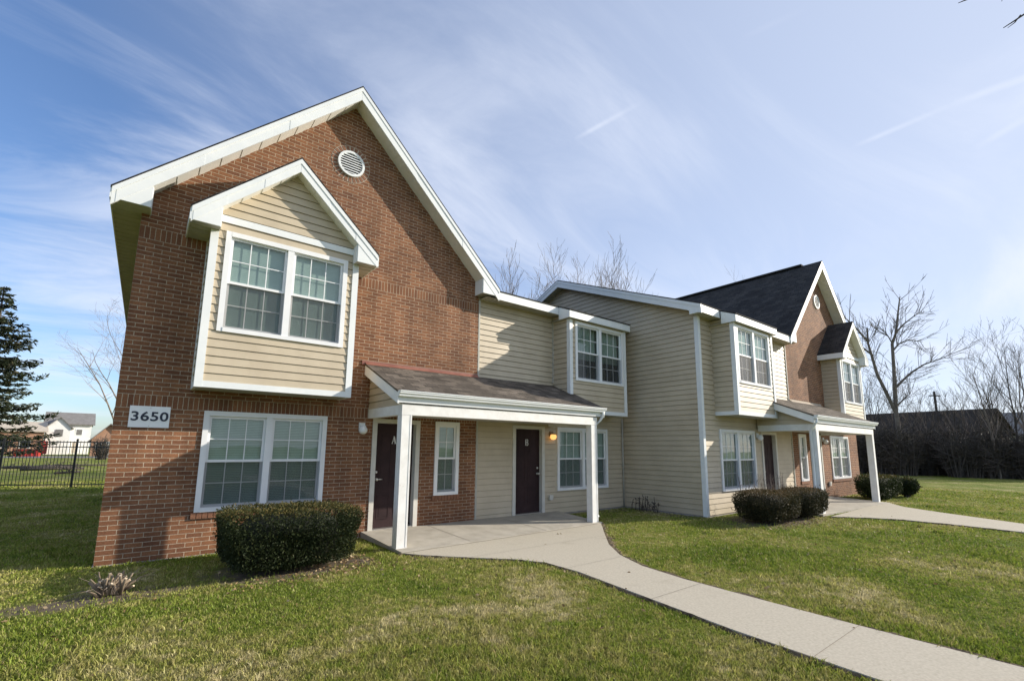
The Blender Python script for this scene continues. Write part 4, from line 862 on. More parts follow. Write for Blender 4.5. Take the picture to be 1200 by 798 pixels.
for i in range(16):
    a = rng.uniform(0, 6.28); b = Vector((.25+math.cos(a)*.1, -1.72+math.sin(a)*.08, .02)); e = b+Vector((math.cos(a)*rng.uniform(.12, .34), math.sin(a)*.2, rng.uniform(.02, .26))); tw.tube([b, (b+e)/2+Vector((0, 0, .05)), e], [.004, .003, .002], 4)
part('stubs', s, M['stub'], st, True); part('cut_ends', ce, M['cut'], st); part('twigs', tw, M['twig'], st)

# ------------------------------------------------------------------ bare trees
def grow(rng, base, height, r0, lean=(0, 0), spread=.55, levels=4, kids=(7, 5, 4, 3), rmin=.008, upward=.25, first=.25, ratio=.55):
    trunk, crown = MB(), MB()
    def branch(p, d, L, r, lev):
        n = 6 if lev == 0 else (5 if lev == 1 else 3); pts = [p]; rad = [r]; dd = d.copy()
        for i in range(n):
            dd = (dd+Vector((rng.uniform(-1, 1), rng.uniform(-1, 1), rng.uniform(-.6, 1)))*(.10 if lev == 0 else .2)+Vector((0, 0, upward*(.1 if lev == 0 else .35)))).normalized()
            pts.append(pts[-1]+dd*(L/n)); rad.append(max(rmin*.7, r*(1-(i+1)/n*.8)))
        (trunk if lev < 1 else crown).tube(pts, rad, 8 if lev == 0 else (5 if lev == 1 else 3), cap=False)
        if lev+1 >= levels: return
        k = kids[lev]
        for j in range(k):
            t = first+(1-first)*(j+rng.random())/k if lev == 0 else .2+.8*(j+rng.random())/k; t = min(t, .99); i = int(t*n); fr = t*n-i; q = pts[i].lerp(pts[i+1], fr)
            ax = (pts[i+1]-pts[i]).normalized(); side = ax.cross(Vector((rng.uniform(-1, 1), rng.uniform(-1, 1), rng.uniform(-1, 1)))).normalized()
            a = spread*rng.uniform(.7, 1.35); nd = (ax*math.cos(a)+side*math.sin(a)).normalized()
            branch(q, nd, L*ratio*rng.uniform(.7, 1.25)*(1.15-.55*t if lev == 0 else 1-.35*t), max(rmin, rad[i]*rng.uniform(.45, .65)), lev+1)
    branch(Vector(base), Vector((lean[0], lean[1], 1)).normalized(), height, r0, 0)
    return trunk, crown
def bare_tree(label, base, height, r0, seed, group='bare winter trees', mats=('bark', 'twig'), name='bare_tree', **kw):
    t = thing(name, label, 'tree', base, group); tr, cr = grow(random.Random(seed), tuple(base), height, r0, **kw)
    part('trunk', tr, M[mats[0]], t, True); part('crown', cr, M[mats[1]], t); return t
def at_y(u, Y):
    p = ground(u, 10); k = (Y-CAM.y)/(p.y-CAM.y); return Vector((CAM.x+(p.x-CAM.x)*k, Y, 0))
bare_tree('bare tree rising over the low eave just right of the near gable', at_y(594, 15.5), 10.4, .17, 21, kids=(12, 8, 6, 3), spread=.55, upward=.4, rmin=.011)
bare_tree('bare tree above the middle of the low eave, left of the roof peak', at_y(636, 16.5), 12.6, .18, 22, kids=(12, 8, 6, 3), spread=.55, upward=.4, rmin=.011)
bare_tree('tall bare tree standing above the ridge of the stepped siding wall', at_y(733, 14.0), 13.0, .2, 24, kids=(13, 8, 6, 3), spread=.55, upward=.4, rmin=.011)
bare_tree('bare tree showing behind the peak, left of the tallest tree over the roof', at_y(700, 16.0), 11.0, .15, 27, kids=(8, 5, 4, 3), spread=.55, upward=.4)
bare_tree('bare treetop showing just over the black shingled roof', at_y(850, 21), 17.2, .16, 31, kids=(8, 5, 4, 3), spread=.45, upward=.45)
bare_tree('bare tree behind the brick corner, above the iron fence', ground(133, 50), 10.5, .13, 33, kids=(10, 6, 5, 3), spread=.75, upward=.2, first=.2, ratio=.6)
# the big broken tree to the right: trunk that forks low, one snapped limb
def big_tree():
    b = ground(1054, 44); t = thing('broken_tree', 'tall bare tree with forked trunk and a snapped limb before the dark house', 'tree', b); tr, cr = MB(), MB(); rg = random.Random(77)
    right = Vector((_r.x, _r.y, 0)).normalized(); sc = .0622/.86
    def at(u, v, dep=0.0): return b+right*((u-1054)*sc*.86)+Vector((0, 0, (557-v)*sc*.86))+Vector((right.y, -right.x, 0))*-dep
    limbs = [([(1056, 557), (1056, 520), (1055, 486), (1057, 455), (1058, 430), (1060, 402), (1066, 388), (1070, 368), (1074, 350), (1076, 343)], .18, .03),
             ([(1055, 486), (1046, 462), (1038, 440), (1034, 420), (1031, 402), (1031, 383)], .13, .06), ([(1031, 400), (1020, 385), (1008, 372), (996, 365)], .08, .02), ([(1033, 415), (1018, 402), (1004, 394)], .07, .02),
             ([(1057, 456), (1068, 446), (1080, 436), (1095, 427), (1112, 421), (1134, 412)], .095, .02), ([(1060, 410), (1068, 402), (1080, 397), (1096, 399)], .07, .02),
             ([(1066, 388), (1076, 378), (1092, 366), (1100, 362)], .07, .015), ([(1060, 402), (1056, 392), (1052, 386)], .05, .02), ([(1056, 478), (1066, 468), (1074, 462)], .07, .02)]
    for q, r0, r1 in limbs:
        dep = 0.0; n = len(q); pts = [at(u+(rg.uniform(-.5, .5) if i else 0), v, dep*i/n) for i, (u, v) in enumerate(q)]; rad = [r0+(r1-r0)*i/(n-1) for i in range(n)]
        (tr if r0 > .15 else cr).tube(pts, rad, 8)
        for i in range(1, n):
            for k in range(3 if r0 > .15 else 6):
                if r0 > .25 and i < 4: continue
                p = pts[i-1].lerp(pts[i], rg.random()); d = (pts[i]-pts[i-1]).normalized(); s = d.cross(Vector((rg.uniform(-1, 1), rg.uniform(-1, 1), rg.uniform(-1, 1)))).normalized(); L = rg.uniform(.8, 2.4); e = (d*.75+s*.65).normalized()
                mid = p+e*L*.5+Vector((0, 0, rg.uniform(-.05, .12))); end = mid+(e+Vector((0, 0, .25))).normalized()*L*.5; cr.tube([p, mid, end], [.022, .014, .008], 3)
                for w in range(3):
                    f = p.lerp(end, rg.uniform(.3, .9)); cr.tube([f, f+(e+Vector((rg.uniform(-1, 1), rg.uniform(-1, 1), rg.uniform(-.4, 1)))*.8).normalized()*rg.uniform(.4, 1.0)], [.014, .008], 3)
    part('trunk', tr, M['bark_pale'], t, True); part('crown', cr, M['bark_pale'], t)
big_tree()
rg = random.Random(8)
marks = ['thin bare tree', 'slender leafless sapling', 'bare multi-twigged tree', 'leafless young tree']
for i, (u, Dm, h) in enumerate([(1012, 47, 6.6), (1020, 45, 5.6), (1030, 48, 6.4), (1041, 46, 5.4), (1072, 46, 5.0), (1084, 47, 4.6), (1096, 46, 4.9), (1110, 48, 4.4), (1122, 46, 4.8), (1134, 46, 5.2), (1146, 47, 5.4), (1157, 45, 5.2), (1168, 44, 7.0), (1180, 47, 6.6), (1190, 45, 8.4), (1202, 46, 7.6), (1216, 44, 7), (1234, 47, 6.5)]):
    bare_tree('bare thin-trunked tree in the overgrown row beyond the far lawn', ground(u, Dm), h, .07, 100+i, 'thin bare trees along the far edge of the lawn', ('bark_dark', 'bark_dark') if i % 3 else ('bark', 'twig'), kids=(9, 5, 4, 2), spread=.55, upward=.4, first=.2, rmin=.007)
# tangled undergrowth along that edge: individual bare shrubs
def bare_shrub(base, h, w, seed, label, grp):
    r_ = random.Random(seed); t = thing('bare_shrub', label, 'shrub', base, grp); s = MB(); f = MB(); base = Vector(base)
    for i in range(60):
        a = r_.uniform(0, 6.28); e = base+Vector((math.cos(a)*w*r_.uniform(.1, 1), math.sin(a)*w*r_.uniform(.1, 1), h*r_.uniform(.5, 1.05))); b = base+Vector((math.cos(a)*w*.45*r_.random(), math.sin(a)*w*.45*r_.random(), 0))
        mid = b.lerp(e, .5)+Vector((r_.uniform(-.2, .2), r_.uniform(-.2, .2), .2)); s.tube([b, mid, e], [.035, .024, .010], 4, False)
        for k in range(9):
            q = b.lerp(e, r_.uniform(.2, .95)); f.tube([q, q+Vector((r_.uniform(-.8, .8), r_.uniform(-.8, .8), r_.uniform(-.3, .7)))], [.016, .008], 3, False)
    part('stems', s, M['bark_dark'], t); part('twigs', f, M['bark_mid' if seed % 2 else 'bark_dark'], t)
for i in range(32):
    u = 1000+i*7.6; Dm = 43.5+rg.uniform(0, 3.5)
    bare_shrub(ground(u, Dm), rg.uniform(2.2, 4.2), rg.uniform(1.0, 1.6), 300+i, 'dark leafless shrub in the tangle at the far edge of the right lawn', 'dark leafless shrubs along the far lawn')
# dark house behind the undergrowth
def dir_at(u, D):
    p = ground(u, D); return p
M['dark_roof'] = noisy('weathered_dark_roof', (.040, .036, .033), (.062, .056, .05), 3, 1.0, spec=.0); M['dark_wall'] = noisy('dark_brown_siding', (.045, .036, .03), (.075, .06, .05), 3, .8)
p0, p1 = ground(985, 54), ground(1150, 51); ax = (p1-p0).normalized(); nx = Vector((-ax.y, ax.x, 0)); nx = nx if nx.dot(p0-CAM) > 0 else -nx; Lh = (p1-p0).length
hd = thing('dark_house', 'long dark house with a low gabled roof half hidden behind bare brush', 'house', (p0+p1)/2+nx*4)
def W(a, b, z): return tuple(p0+ax*a+nx*b+Vector((0, 0, z)))
mb = MB()
for q in ([W(0, 0, 0), W(Lh, 0, 0), W(Lh, 0, 3.3), W(0, 0, 3.3)], [W(0, 8, 0), W(0, 8, 3.3), W(Lh, 8, 3.3), W(Lh, 8, 0)], [W(0, 0, 0), W(0, 0, 3.3), W(0, 4, 5.0), W(0, 8, 3.3), W(0, 8, 0)], [W(Lh, 0, 0), W(Lh, 8, 0), W(Lh, 8, 3.3), W(Lh, 4, 5.0), W(Lh, 0, 3.3)]): mb.poly(q)
part('wall', mb, M['dark_wall'], hd); mb = MB()
for q in ([(-.4, -.5, 3.12), (Lh+.4, -.5, 3.12), (Lh+.4, 4, 5.15), (-.4, 4, 5.15)], [(-.4, 8.5, 3.12), (-.4, 4, 5.15), (Lh+.4, 4, 5.15), (Lh+.4, 8.5, 3.12)]):
    a = [W(*p) for p in q]; b = [W(p[0], p[1], p[2]+.12) for p in q]; mb.add(a+b, [(3, 2, 1, 0), (4, 5, 6, 7), (0, 1, 5, 4), (1, 2, 6, 5), (2, 3, 7, 6), (3, 0, 4, 7)])
part('roof', mb, M['dark_roof'], hd)
for a in (4, 8.5, 12.5):
    mb = MB(); mb.add([W(a, -.05, 1.0), W(a+1.1, -.05, 1.0), W(a+1.1, -.05, 2.2), W(a, -.05, 2.2), W(a, 0.02, 1.0), W(a+1.1, .02, 1.0), W(a+1.1, .02, 2.2), W(a, .02, 2.2)], [(0, 1, 2, 3), (0, 4, 5, 1), (1, 5, 6, 2), (2, 6, 7, 3), (3, 7, 4, 0)]); w_ = part('window', mb, M['tantrim'], hd)
    mb = MB(); mb.add([W(a+.09, -.06, 1.09), W(a+1.01, -.06, 1.09), W(a+1.01, -.06, 2.11), W(a+.09, -.06, 2.11)], [(0, 1, 2, 3)]); part('pane', mb, M['dark'], w_)
# second, paler house at the right edge and a utility pole
def small_house(u0, u1, D, depth, hw, hr, wall, roof, label, name='house', gable_front=True, group='houses'):
    a, b = ground(u0, D), ground(u1, D); ax = (b-a).normalized(); nx = Vector((-ax.y, ax.x, 0)); nx = nx if nx.dot(a-CAM) > 0 else -nx; L = (b-a).length
    t = thing(name, label, 'house', (a+b)/2+nx*depth/2); Q = lambda p, q, z: tuple(a+ax*p+nx*q+Vector((0, 0, z))); w, r = MB(), MB()
    if gable_front:
        w.poly([Q(0, 0, 0), Q(L, 0, 0), Q(L, 0, hw), Q(L/2, 0, hr), Q(0, 0, hw)]); w.poly([Q(0, depth, 0), Q(0, depth, hw), Q(L/2, depth, hr), Q(L, depth, hw), Q(L, depth, 0)])
        w.poly([Q(0, 0, 0), Q(0, 0, hw), Q(0, depth, hw), Q(0, depth, 0)]); w.poly([Q(L, 0, 0), Q(L, depth, 0), Q(L, depth, hw), Q(L, 0, hw)])
        k = (hr-hw)/(L/2)
        for e, s in ((-.4, 0), (L+.4, 1)):
            q = [(e, -.4, hw-.4*k), (L/2, -.4, hr), (L/2, depth+.4, hr), (e, depth+.4, hw-.4*k)]; A = [Q(*p) for p in q]; B = [Q(p[0], p[1], p[2]+.18) for p in q]
            r.add(A+B, [(3, 2, 1, 0), (4, 5, 6, 7), (0, 1, 5, 4), (1, 2, 6, 5), (2, 3, 7, 6), (3, 0, 4, 7)])
    else:
        w.poly([Q(0, 0, 0), Q(L, 0, 0), Q(L, 0, hw), Q(0, 0, hw)]); w.poly([Q(0, depth, 0), Q(0, depth, hw), Q(L, depth, hw), Q(L, depth, 0)])
        for x in (0, L): w.poly([Q(x, 0, 0), Q(x, 0, hw), Q(x, depth/2, hr), Q(x, depth, hw), Q(x, depth, 0)])
        k = (hr-hw)/(depth/2)
        for e in (-.4, depth+.4):
            q = [(-.4, e, hw-.4*k), (L+.4, e, hw-.4*k), (L+.4, depth/2, hr), (-.4, depth/2, hr)]; A = [Q(*p) for p in q]; B = [Q(p[0], p[1], p[2]+.18) for p in q]
            r.add(A+B, [(3, 2, 1, 0), (4, 5, 6, 7), (0, 1, 5, 4), (1, 2, 6, 5), (2, 3, 7, 6), (3, 0, 4, 7)])
    part('wall', w, wall, t); part('roof', r, roof, t)
    def opening(nm, x0, x1, z0, z1, mat, frame=None):
        f = MB(); f.add([Q(x0, -.06, z0), Q(x1, -.06, z0), Q(x1, -.06, z1), Q(x0, -.06, z1), Q(x0, .02, z0), Q(x1, .02, z0), Q(x1, .02, z1), Q(x0, .02, z1)], [(0, 1, 2, 3), (0, 4, 5, 1), (1, 5, 6, 2), (2, 6, 7, 3), (3, 7, 4, 0)]); o = part(nm, f, frame or M['white'], t)
        f = MB(); f.add([Q(x0+.1, -.075, z0+.1), Q(x1-.1, -.075, z0+.1), Q(x1-.1, -.075, z1-.1), Q(x0+.1, -.075, z1-.1)], [(0, 1, 2, 3)]); part('pane' if nm == 'window' else 'door_panel', f, mat, o)
    return t, Q, L, opening
M['far_white'] = noisy('white_house_siding', (.72, .72, .70), (.80, .80, .78), 2, .6); M['grey_roof'] = noisy('grey_roof', (.16, .15, .14), (.22, .21, .20), 2, .9)
M['far_brick'] = noisy('pale_brick', (.34, .19, .12), (.42, .25, .17), 6, .9); M['red_paint'] = noisy('red_paint', (.38, .03, .022), (.48, .05, .035), 4, .5); M['tan_wall'] = noisy('tan_wall', (.40, .35, .28), (.5, .44, .36), 3, .8)
t, Q, L, op = small_house(50, 104, 108, 9, 5.0, 6.9, M['far_white'], M['grey_roof'], 'white two-storey house with a grey roof beyond the iron fence', 'white_house', False)
op('window', 3.6, 4.5, 3.1, 4.2, M['asphalt']); op('door', 3.3, 4.2, .1, 2.2, M['tan_wall'])
w_, r_ = MB(), MB(); w_.poly([Q(.2, -2.2, 0), Q(3.0, -2.2, 0), Q(3.0, -2.2, 4.4), Q(1.6, -2.2, 5.9), Q(.2, -2.2, 4.4)]); w_.poly([Q(3.0, -2.2, 0), Q(3.0, -.01, 0), Q(3.0, -.01, 4.4), Q(3.0, -2.2, 4.4)]); w_.poly([Q(.2, -2.2, 0), Q(.2, -2.2, 4.4), Q(.2, -.01, 4.4), Q(.2, -.01, 0)])
for e_ in (-.1, 3.3):
    q_ = [(e_, -2.5, 4.08), (1.6, -2.5, 5.9), (1.6, 2.0, 5.9), (e_, 2.0, 4.08)]; A_ = [Q(*p) for p in q_]; B_ = [Q(p[0], p[1], p[2]+.16) for p in q_]; r_.add(A_+B_, [(3, 2, 1, 0), (4, 5, 6, 7), (0, 1, 5, 4), (1, 2, 6, 5), (2, 3, 7, 6), (3, 0, 4, 7)])
part('wing_wall', w_, M['far_white'], t); part('wing_roof', r_, M['grey_roof'], t)
pw = MB(); pw.add([Q(1.2, -2.28, 2.9), Q(2.1, -2.28, 2.9), Q(2.1, -2.28, 4.0), Q(1.2, -2.28, 4.0)], [(0, 1, 2, 3)]); part('window', pw, M['asphalt'], t)
t, Q, L, op = small_house(-40, 49, 104, 8, 3.6, 5.0, M['far_brick'], M['tan_wall'], 'low brick house with red door behind the spruce and iron fence', 'brick_house', False)
op('window', 2.2, 3.6, 1.0, 2.3, M['dark']); op('door', 7.5, 8.3, .1, 2.1, M['red_paint'], M['red_paint']); op('window', 5.2, 6.4, 1.0, 2.3, M['dark'])
t, Q, L, op = small_house(106, 146, 92, 8, 2.4, 4.6, M['far_brick'], M['grey_roof'], 'small brick house with steep grey roof beside the near brick corner', 'brick_house', True)
op('window', .5, 1.2, .9, 2.0, M['dark']); op('door', 1.6, 2.4, .1, 2.1, M['far_white'])
t, Q, L, op = small_house(1182, 1260, 66, 9, 3.4, 5.6, M['tan_wall'], M['grey_roof'], 'pale tan house glimpsed between bare trunks at the right edge', 'tan_house', False); op('window', 1.5, 2.7, 1.0, 2.2, M['dark'])
b = ground(1103, 60); up_ = thing('utility_pole', 'wooden utility pole with crossarm above the dark house roof', 'utility pole', b); mb = MB(); mb.tube([b, b+Vector((0, 0, 7.4))], [.13, .10], 8); part('pole', mb, M['bark_dark'], up_)
mb = MB(); rr = Vector((_r.x, _r.y, 0)).normalized(); o_ = b+Vector((0, 0, 7.0)); q = Vector((-rr.y, rr.x, 0))
mb.tube([o_-rr*.55, o_+rr*.55], .06, 6); part('crossarm', mb, M['bark_dark'], up_)
# chain-link style metal fence at the far right, behind the trees
def rail_fence(label, pts, h, gap, mat, name, post_r=.03, picket=.009, grp=None, top2=True):
    t = thing(name, label, 'fence', pts[0])
    for i, p in enumerate(pts):
        s = MB(); s.box(p.x-post_r, p.x+post_r, p.y-post_r, p.y+post_r, 0, h+.06); s.lathe((p.x, p.y, h+.06), [(post_r*1.5, 0), (post_r*1.5, .015), (.006, .05)], 8); part('post', s, mat, t)
        if i+1 == len(pts): continue
        q = pts[i+1]; d = (q-p); L = d.length; e = d.normalized(); n = Vector((-e.y, e.x, 0)); s = MB()
        for z in ((.12, h-.22, h-.03) if top2 else (.1, h-.03)):
            a, b_ = p+e*post_r, q-e*post_r; w = .015
            s.add([tuple(a+n*w+Vector((0, 0, z-.018))), tuple(b_+n*w+Vector((0, 0, z-.018))), tuple(b_-n*w+Vector((0, 0, z-.018))), tuple(a-n*w+Vector((0, 0, z-.018))), tuple(a+n*w+Vector((0, 0, z+.018))), tuple(b_+n*w+Vector((0, 0, z+.018))), tuple(b_-n*w+Vector((0, 0, z+.018))), tuple(a-n*w+Vector((0, 0, z+.018)))], [(0, 1, 2, 3), (7, 6, 5, 4), (0, 4, 5, 1), (1, 5, 6, 2), (2, 6, 7, 3), (3, 7, 4, 0)])
        k = int(L/gap)
        for j in range(1, k):
            c = p+e*(L*j/k); s.tube([c+Vector((0, 0, .04)), c+Vector((0, 0, h+.02))], picket*1.3, 4)
        part('panel', s, mat, t)
    return t
fa_, fb_ = Vector((-3.72, 17.56, 0)), Vector((-.56, 16.02, 0)); pa = Vector((-1.66, 16.58, 0)); ed = (fb_-fa_).normalized()
rail_fence('black iron picket fence behind the shaded side lawn', [pa+ed*(2.42*k) for k in range(-6, 4)], 1.80, .115, M['iron'], 'iron_fence', .035)
M['galv'] = noisy('dull_galvanised', (.16, .16, .155), (.24, .24, .23), 6, .6)
rail_fence('grey wire fence under the bare trees at the right edge', [ground(1148+k*14, 47.5) for k in range(8)], 1.5, .5, M['galv'], 'wire_fence', .03, .012, None, False)
# red dumpster, fallen logs, road beyond the iron fence
c = ground(33, 88); dm = thing('dumpster', 'low red dumpster in front of the brick house beyond the fence', 'dumpster', c); e = Vector((_r.x, _r.y, 0)).normalized(); e = Vector((1, -.1, 0)).normalized(); n = Vector((-e.y, e.x, 0))
def ob(mb, c, hx, hy, z0, z1, tx=1.0):
    mb.add([tuple(c+e*sx*hx*(tx if z == z0 else 1)+n*sy*hy+Vector((0, 0, z))) for z in (z0, z1) for sx, sy in ((-1, -1), (1, -1), (1, 1), (-1, 1))], [(0, 3, 2, 1), (4, 5, 6, 7), (0, 1, 5, 4), (1, 2, 6, 5), (2, 3, 7, 6), (3, 0, 4, 7)])
s = MB(); ob(s, c, 1.25, .7, .08, .95, .9); part('bin', s, M['red_paint'], dm); s = MB(); ob(s, c, 1.29, .74, .952, 1.0); part('lid', s, M['iron'], dm)
for k in range(5): 
    pass
s = MB()
for k in range(-2, 3): ob(s, c+e*k*.52-n*.73, .04, .04, .14, .9)
part('ribs', s, M['red_paint'], dm)
rd = MB(); a, b_ = ground(-60, 84), ground(135, 78); d = Vector((-(b_-a).y, (b_-a).x, 0)).normalized(); rd.poly([tuple(p+Vector((0, 0, .02))) for p in (a, b_, b_+d*9, a+d*9)])
struct('road', rd, M['asphalt'])
rg = random.Random(3)
for i, (u, Dm, L, an) in enumerate(((30, 48, 3.2, .2), (52, 46, 3.8, -.25), (66, 43, 3.0, .1), (92, 50, 4.0, -.1), (84, 38, 1.6, .9))):
    p = ground(u, Dm); d = Vector((math.cos(an), math.sin(an), 0)); s = MB(); r = rg.uniform(.06, .10); s.tube([p+Vector((0, 0, r))-d*L/2, p+Vector((0, 0, r*1.3)), p+d*L/2+Vector((0, 0, r))], [r, r*1.05, r*.8], 9)
    for k in range(7):
        q = p+d*L*rg.uniform(-.45, .45)+Vector((0, 0, r)); s.tube([q, q+Vector((rg.uniform(-.7, .7), rg.uniform(-.5, .5), rg.uniform(.1, .5)))], [.03, .012], 4)
    tag(finish('fallen_log', s.v, s.f, M['bark_dark'], None, True), ['dark fallen log lying leftmost on the field behind the fence', 'long dark log lying across the field behind the fence', 'dark log lying nearest the fence post', 'dark fallen log farthest right near the brick corner', 'short stubby log standing out beside the fence post'][i], 'log', 'fallen logs behind the fence')
bare_shrub(ground(120, 70), 2.6, 1.1, 900, 'dark bush beyond the fence beside the near brick corner', 'bushes beyond the fence')

# ------------------------------------------------------------------ spruce at the left edge
def spruce(base, h, label):
    t = thing('spruce_tree', label, 'tree', base); rng = np.random.default_rng(40); base = Vector(base); tr = MB(); tr.tube([base, base+Vector((.05, 0, h*.5)), base+Vector((0, 0, h))], [.17, .10, .015], 8); br = MB(); P, Nn = [], []
    for lv in range(27):
        f = lv/26; z = 1.5+(h-1.55)*f**.92; Lb = (1-f)**.75*2.25*(.8+.4*rng.random())+.12; k = 6 if f < .8 else 5
        for j in range(k):
            a = rng.uniform(0, 6.28); L = Lb*rng.uniform(.55, 1.2); d = Vector((math.cos(a), math.sin(a), 0)); p0 = base+Vector((0, 0, z)); pts = [p0+d*L*s+Vector((0, 0, -.34*L*s+.34*L*s*s)) for s in (0, .25, .5, .75, 1)]
            br.tube(pts, [.026, .02, .016, .011, .005], 4)
            n = int(46*L)+10
            for i in range(n):
                s = rng.uniform(.12, 1.0); q = pts[min(3, int(s*4))].lerp(pts[min(3, int(s*4))+1], s*4-min(3, int(s*4))); side = Vector((-d.y, d.x, 0))*rng.choice([-1, 1]); w = rng.uniform(0, .22)*L*(1.15-s)+.03
                o = side*w+d*w*.5+Vector((0, 0, rng.normal(-.05, .05)))
                P.append(q+o); Nn.append(side*.6+d*.6+Vector((0, 0, rng.uniform(-.3, .25))))
    part('trunk', tr, M['bark_dark'], t, True); part('branches', br, M['bark_dark'], t); P = np.array([tuple(p) for p in P]); Nn = np.array([tuple(p) for p in Nn])
    leaves('needles', P, Nn, .21, M['spruce'], t, 41, .28, np.clip(rng.beta(2, 3, len(P)), 0, 1), 1.2)
spruce(ground(-29, 29), 8.3, 'dark green spruce with drooping branches at the left edge by the fence')

# ------------------------------------------------------------------ tree whose twigs reach into the top right corner
def overhanging():
    right = Vector((_r.x, _r.y, 0)).normalized(); fwd = Vector((_fw.x, _fw.y, 0)).normalized(); b = CAM+right*9.5+fwd*1.2; b.z = 0
    t = thing('street_tree', 'bare tree just out of view whose twig tips hang into the top right corner', 'tree', b); tr, cr = MB(), MB(); rg = random.Random(5)
    tr.tube([b, b+Vector((.05, 0, 2)), b+Vector((0, .1, 4.2)), b+Vector((.1, .1, 6.5)), b+Vector((.2, .1, 8.6))], [.2, .17, .14, .09, .03], 10)
    def pix(u, v, dep): return CAM+(_fw+_r*((u-PCX)/FOC)-_u*((v-PCY)/FOC))*dep
    k = 6.0; limb = [b+Vector((0, .1, 4.0)), b.lerp(pix(1330, -60, k), .55)+Vector((0, 0, 2.6)), pix(1330, -60, k), pix(1240, -10, k), pix(1205, 14, k), pix(1190, 24, k), pix(1176, 33, k)]
    cr.tube(limb, [.075, .055, .035, .022, .012, .009, .005], 6); cr.tube([pix(1196, 18, k), pix(1189, 27, k), pix(1181, 33, k)], [.008, .007, .004], 4)
    cr.tube([pix(1240, -10, k), pix(1180, -40, k), pix(1150, -14, k), pix(1133, 0, k), pix(1123, 4, k)], [.02, .016, .012, .009, .004], 5); cr.tube([pix(1180, -40, k), pix(1176, -12, k), pix(1174, 2, k)], [.01, .008, .004], 4)
    for i in range(8):
        a = rg.uniform(-.9, 1.2); z = rg.uniform(4, 8); d = (right*math.cos(a)-fwd*abs(math.sin(a)+.3)+Vector((0, 0, .7))).normalized(); p = b+Vector((.05, .1, z)); cr.tube([p, p+d*1.2, p+d*2.6+Vector((0, 0, .3))], [.05, .03, .01], 5)
        for j in range(6): q = p+d*rg.uniform(.6, 2.4); cr.tube([q, q+(d+Vector((rg.uniform(-1, 1), rg.uniform(-1, 1), rg.uniform(-.2, .8)))*.6).normalized()*rg.uniform(.4, 1)], [.014, .006], 4)
    part('trunk', tr, M['bark'], t, True); part('crown', cr, M['bark_dark'], t)
overhanging()

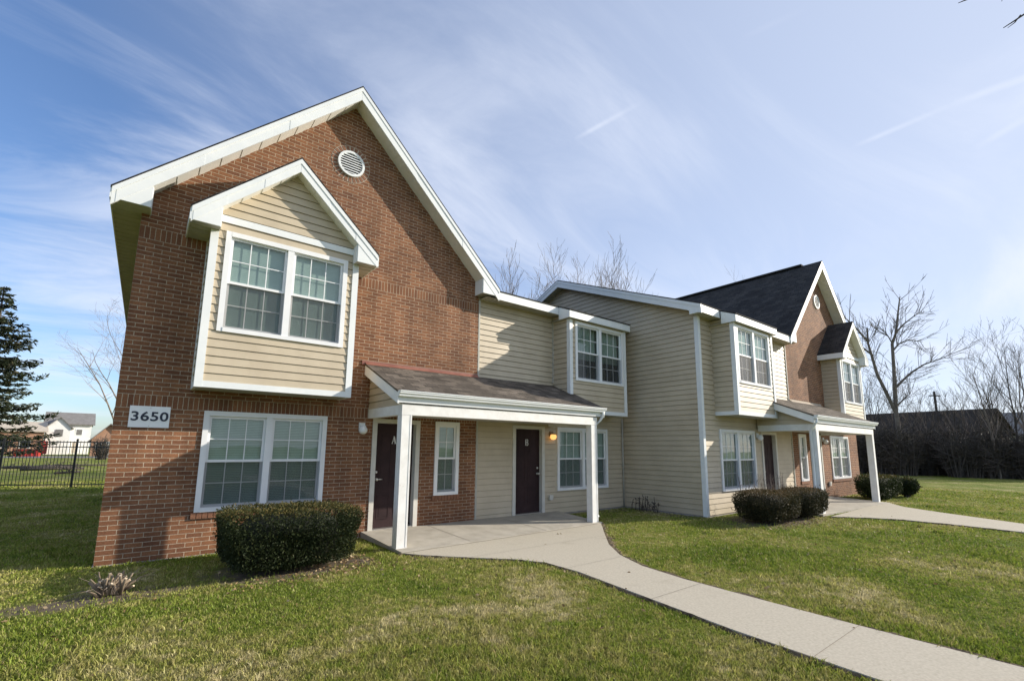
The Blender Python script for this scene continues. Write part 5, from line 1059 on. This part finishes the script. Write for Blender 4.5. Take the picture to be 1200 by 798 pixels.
# ------------------------------------------------------------------ grass blades
def inside(px, py, poly):
    r = np.zeros(len(px), bool); n = len(poly)
    for i in range(n):
        (x1, y1), (x2, y2) = poly[i], poly[(i+1) % n]; c = ((y1 > py) != (y2 > py)); xx = (x2-x1)*(py-y1)/((y2-y1) if y2 != y1 else 1e-9)+x1; r ^= c & (px < xx)
    return r
def ragged(px, py): return px+.035*np.sin(px*13+py*17)+.02*np.sin(px*41-py*29), py+.035*np.sin(px*15-py*11)+.02*np.sin(px*37+py*31)
def grass():
    rng = np.random.default_rng(1); n = 1150000
    # density falls with distance from the viewpoint, as the lawn is only modelled where one stands near it
    az = rng.uniform(YAW-R(53), YAW+R(53), n); dist = 1.6*(30/1.6)**rng.uniform(0, 1, n)**.92
    x = CAM.x+np.sin(az)*dist; y = CAM.y+np.cos(az)*dist
    dens = np.sin(x*2.1+np.sin(y*1.7)*1.3)*np.sin(y*2.6+np.sin(x*1.3)*1.1)
    keep = (rng.uniform(0, 1, n) < .78+.3*dens)
    for p in (APRON, APRON2, [(3.70, 0), (3.70, -1.85), (8.82, -1.66), (8.96, 0)], [(14.35, D), (14.4, D-1.66), (19.8, D-1.84), (19.8, D)], [(-.02, -.02), (11.7, -.02), (11.7, 14), (-.02, 14)], [(11.62, D-.03), (23.6, D-.03), (23.6, 12), (11.62, 12)]): keep &= ~inside(*(ragged(x, y) if p in (APRON, APRON2) else (x, y)), p)
    for cx, cy, rx, ry, q in ((.15, -1.88, .9, .30, .78), (1.2, -.6, 1.8, .3, .5), (2.2, -1.55, 1.0, .66, .97), (3.0, -1.75, .3, .35, .6), (12.9, -3.6, 1.9, .75, .93), (21.5, -3.6, 1.5, .6, .9)):
        e = ((x-cx)/rx)**2+((y-cy)/ry)**2; keep &= ~(rng.uniform(0, 1, n) < q*np.clip(1.75-e+.7*np.sin(x*9+y*4)*np.sin(y*11-x*3)+.35*np.sin(x*31)*np.sin(y*29), 0, 1))
    x, y, dist = x[keep], y[keep], dist[keep]
    # tufts that the mower left standing
    tn = 520; ti = rng.integers(0, len(x), tn); tx_, ty_ = np.repeat(x[ti], 34)+rng.normal(0, .035, tn*34), np.repeat(y[ti], 34)+rng.normal(0, .035, tn*34)
    tuft = np.r_[np.ones(len(x)), np.repeat(rng.uniform(1.3, 2.0, tn), 34)]; x, y, dist = np.r_[x, tx_], np.r_[y, ty_], np.r_[dist, np.repeat(dist[ti], 34)]; n = len(x)
    h = tuft*rng.gamma(5, .0054, n)*(.8+.25*np.sin(x*1.1+2)*np.sin(y*1.4)); w = np.maximum(.0020, .00072*dist)*rng.uniform(.7, 1.3, n); a = rng.uniform(0, 6.28, n); lean = rng.uniform(.15, 1.0, n)*h; la = rng.uniform(0, 6.28, n)
    ux, uy = np.cos(a)*w, np.sin(a)*w; mx_, my_ = x+np.cos(la)*lean*.3, y+np.sin(la)*lean*.3; tx, ty = x+np.cos(la)*lean, y+np.sin(la)*lean
    V = np.stack([np.stack([x-ux, y-uy, 0*x-.004], 1), np.stack([x+ux, y+uy, 0*x-.004], 1), np.stack([mx_+ux*.8, my_+uy*.8, h*.6], 1), np.stack([tx, ty, h], 1), np.stack([mx_-ux*.8, my_-uy*.8, h*.6], 1)], 1).reshape(-1, 3)
    me = bpy.data.meshes.new('grass'); me.vertices.add(5*n); me.vertices.foreach_set('co', V.ravel()); me.loops.add(5*n); me.loops.foreach_set('vertex_index', np.arange(5*n)); me.polygons.add(n); me.polygons.foreach_set('loop_start', np.arange(n)*5); me.polygons.foreach_set('loop_total', np.full(n, 5)); me.update()
    at = me.attributes.new('tone', 'FLOAT', 'FACE'); at.data.foreach_set('value', rng.uniform(0, 1, n).astype(np.float32)); me.materials.append(M['blade'])
    o = bpy.data.objects.new('grass', me); COL.objects.link(o); o['kind'] = 'stuff'
grass()
# a scatter of dead leaves and bits on the lawn edge and slab
rng = np.random.default_rng(6); n = 520
x = rng.uniform(-2, 16, n); y = rng.uniform(-7.5, -1.2, n); z = np.full(n, .022); wl_ = inside(x, y, APRON) | inside(x, y, APRON2); z[wl_] = .036; ok = ~(wl_ & (rng.uniform(0, 1, n) < .75))
ex = rng.uniform(2.4, 3.3, 160); ey = rng.uniform(-2.2, -1.5, 160); x, y, z = np.r_[x[ok], ex], np.r_[y[ok], ey], np.r_[z[ok], np.full(160, .02)]
M['deadleaf'] = leaf_mat('dead_leaves', (.16, .10, .05), (.30, .20, .10), (.45, .35, .22), .1)
lx = np.r_[rng.normal(2.2, .8, 260), rng.normal(13.1, 1.0, 200), rng.normal(21.6, 1.1, 90)]; ly = np.r_[rng.normal(-2.25, .16, 260), rng.normal(-4.35, .15, 200), rng.normal(-4.2, .15, 90)]; x, y, z = np.r_[x, lx], np.r_[y, ly], np.r_[z, np.full(550, .015)]
o = leaves('fallen_leaves', np.stack([x, y, z], 1), np.stack([np.cos(x*50), np.sin(x*50), 0*x], 1), .045, M['deadleaf'], None, 8, .55, None, 2.5); o['kind'] = 'stuff'
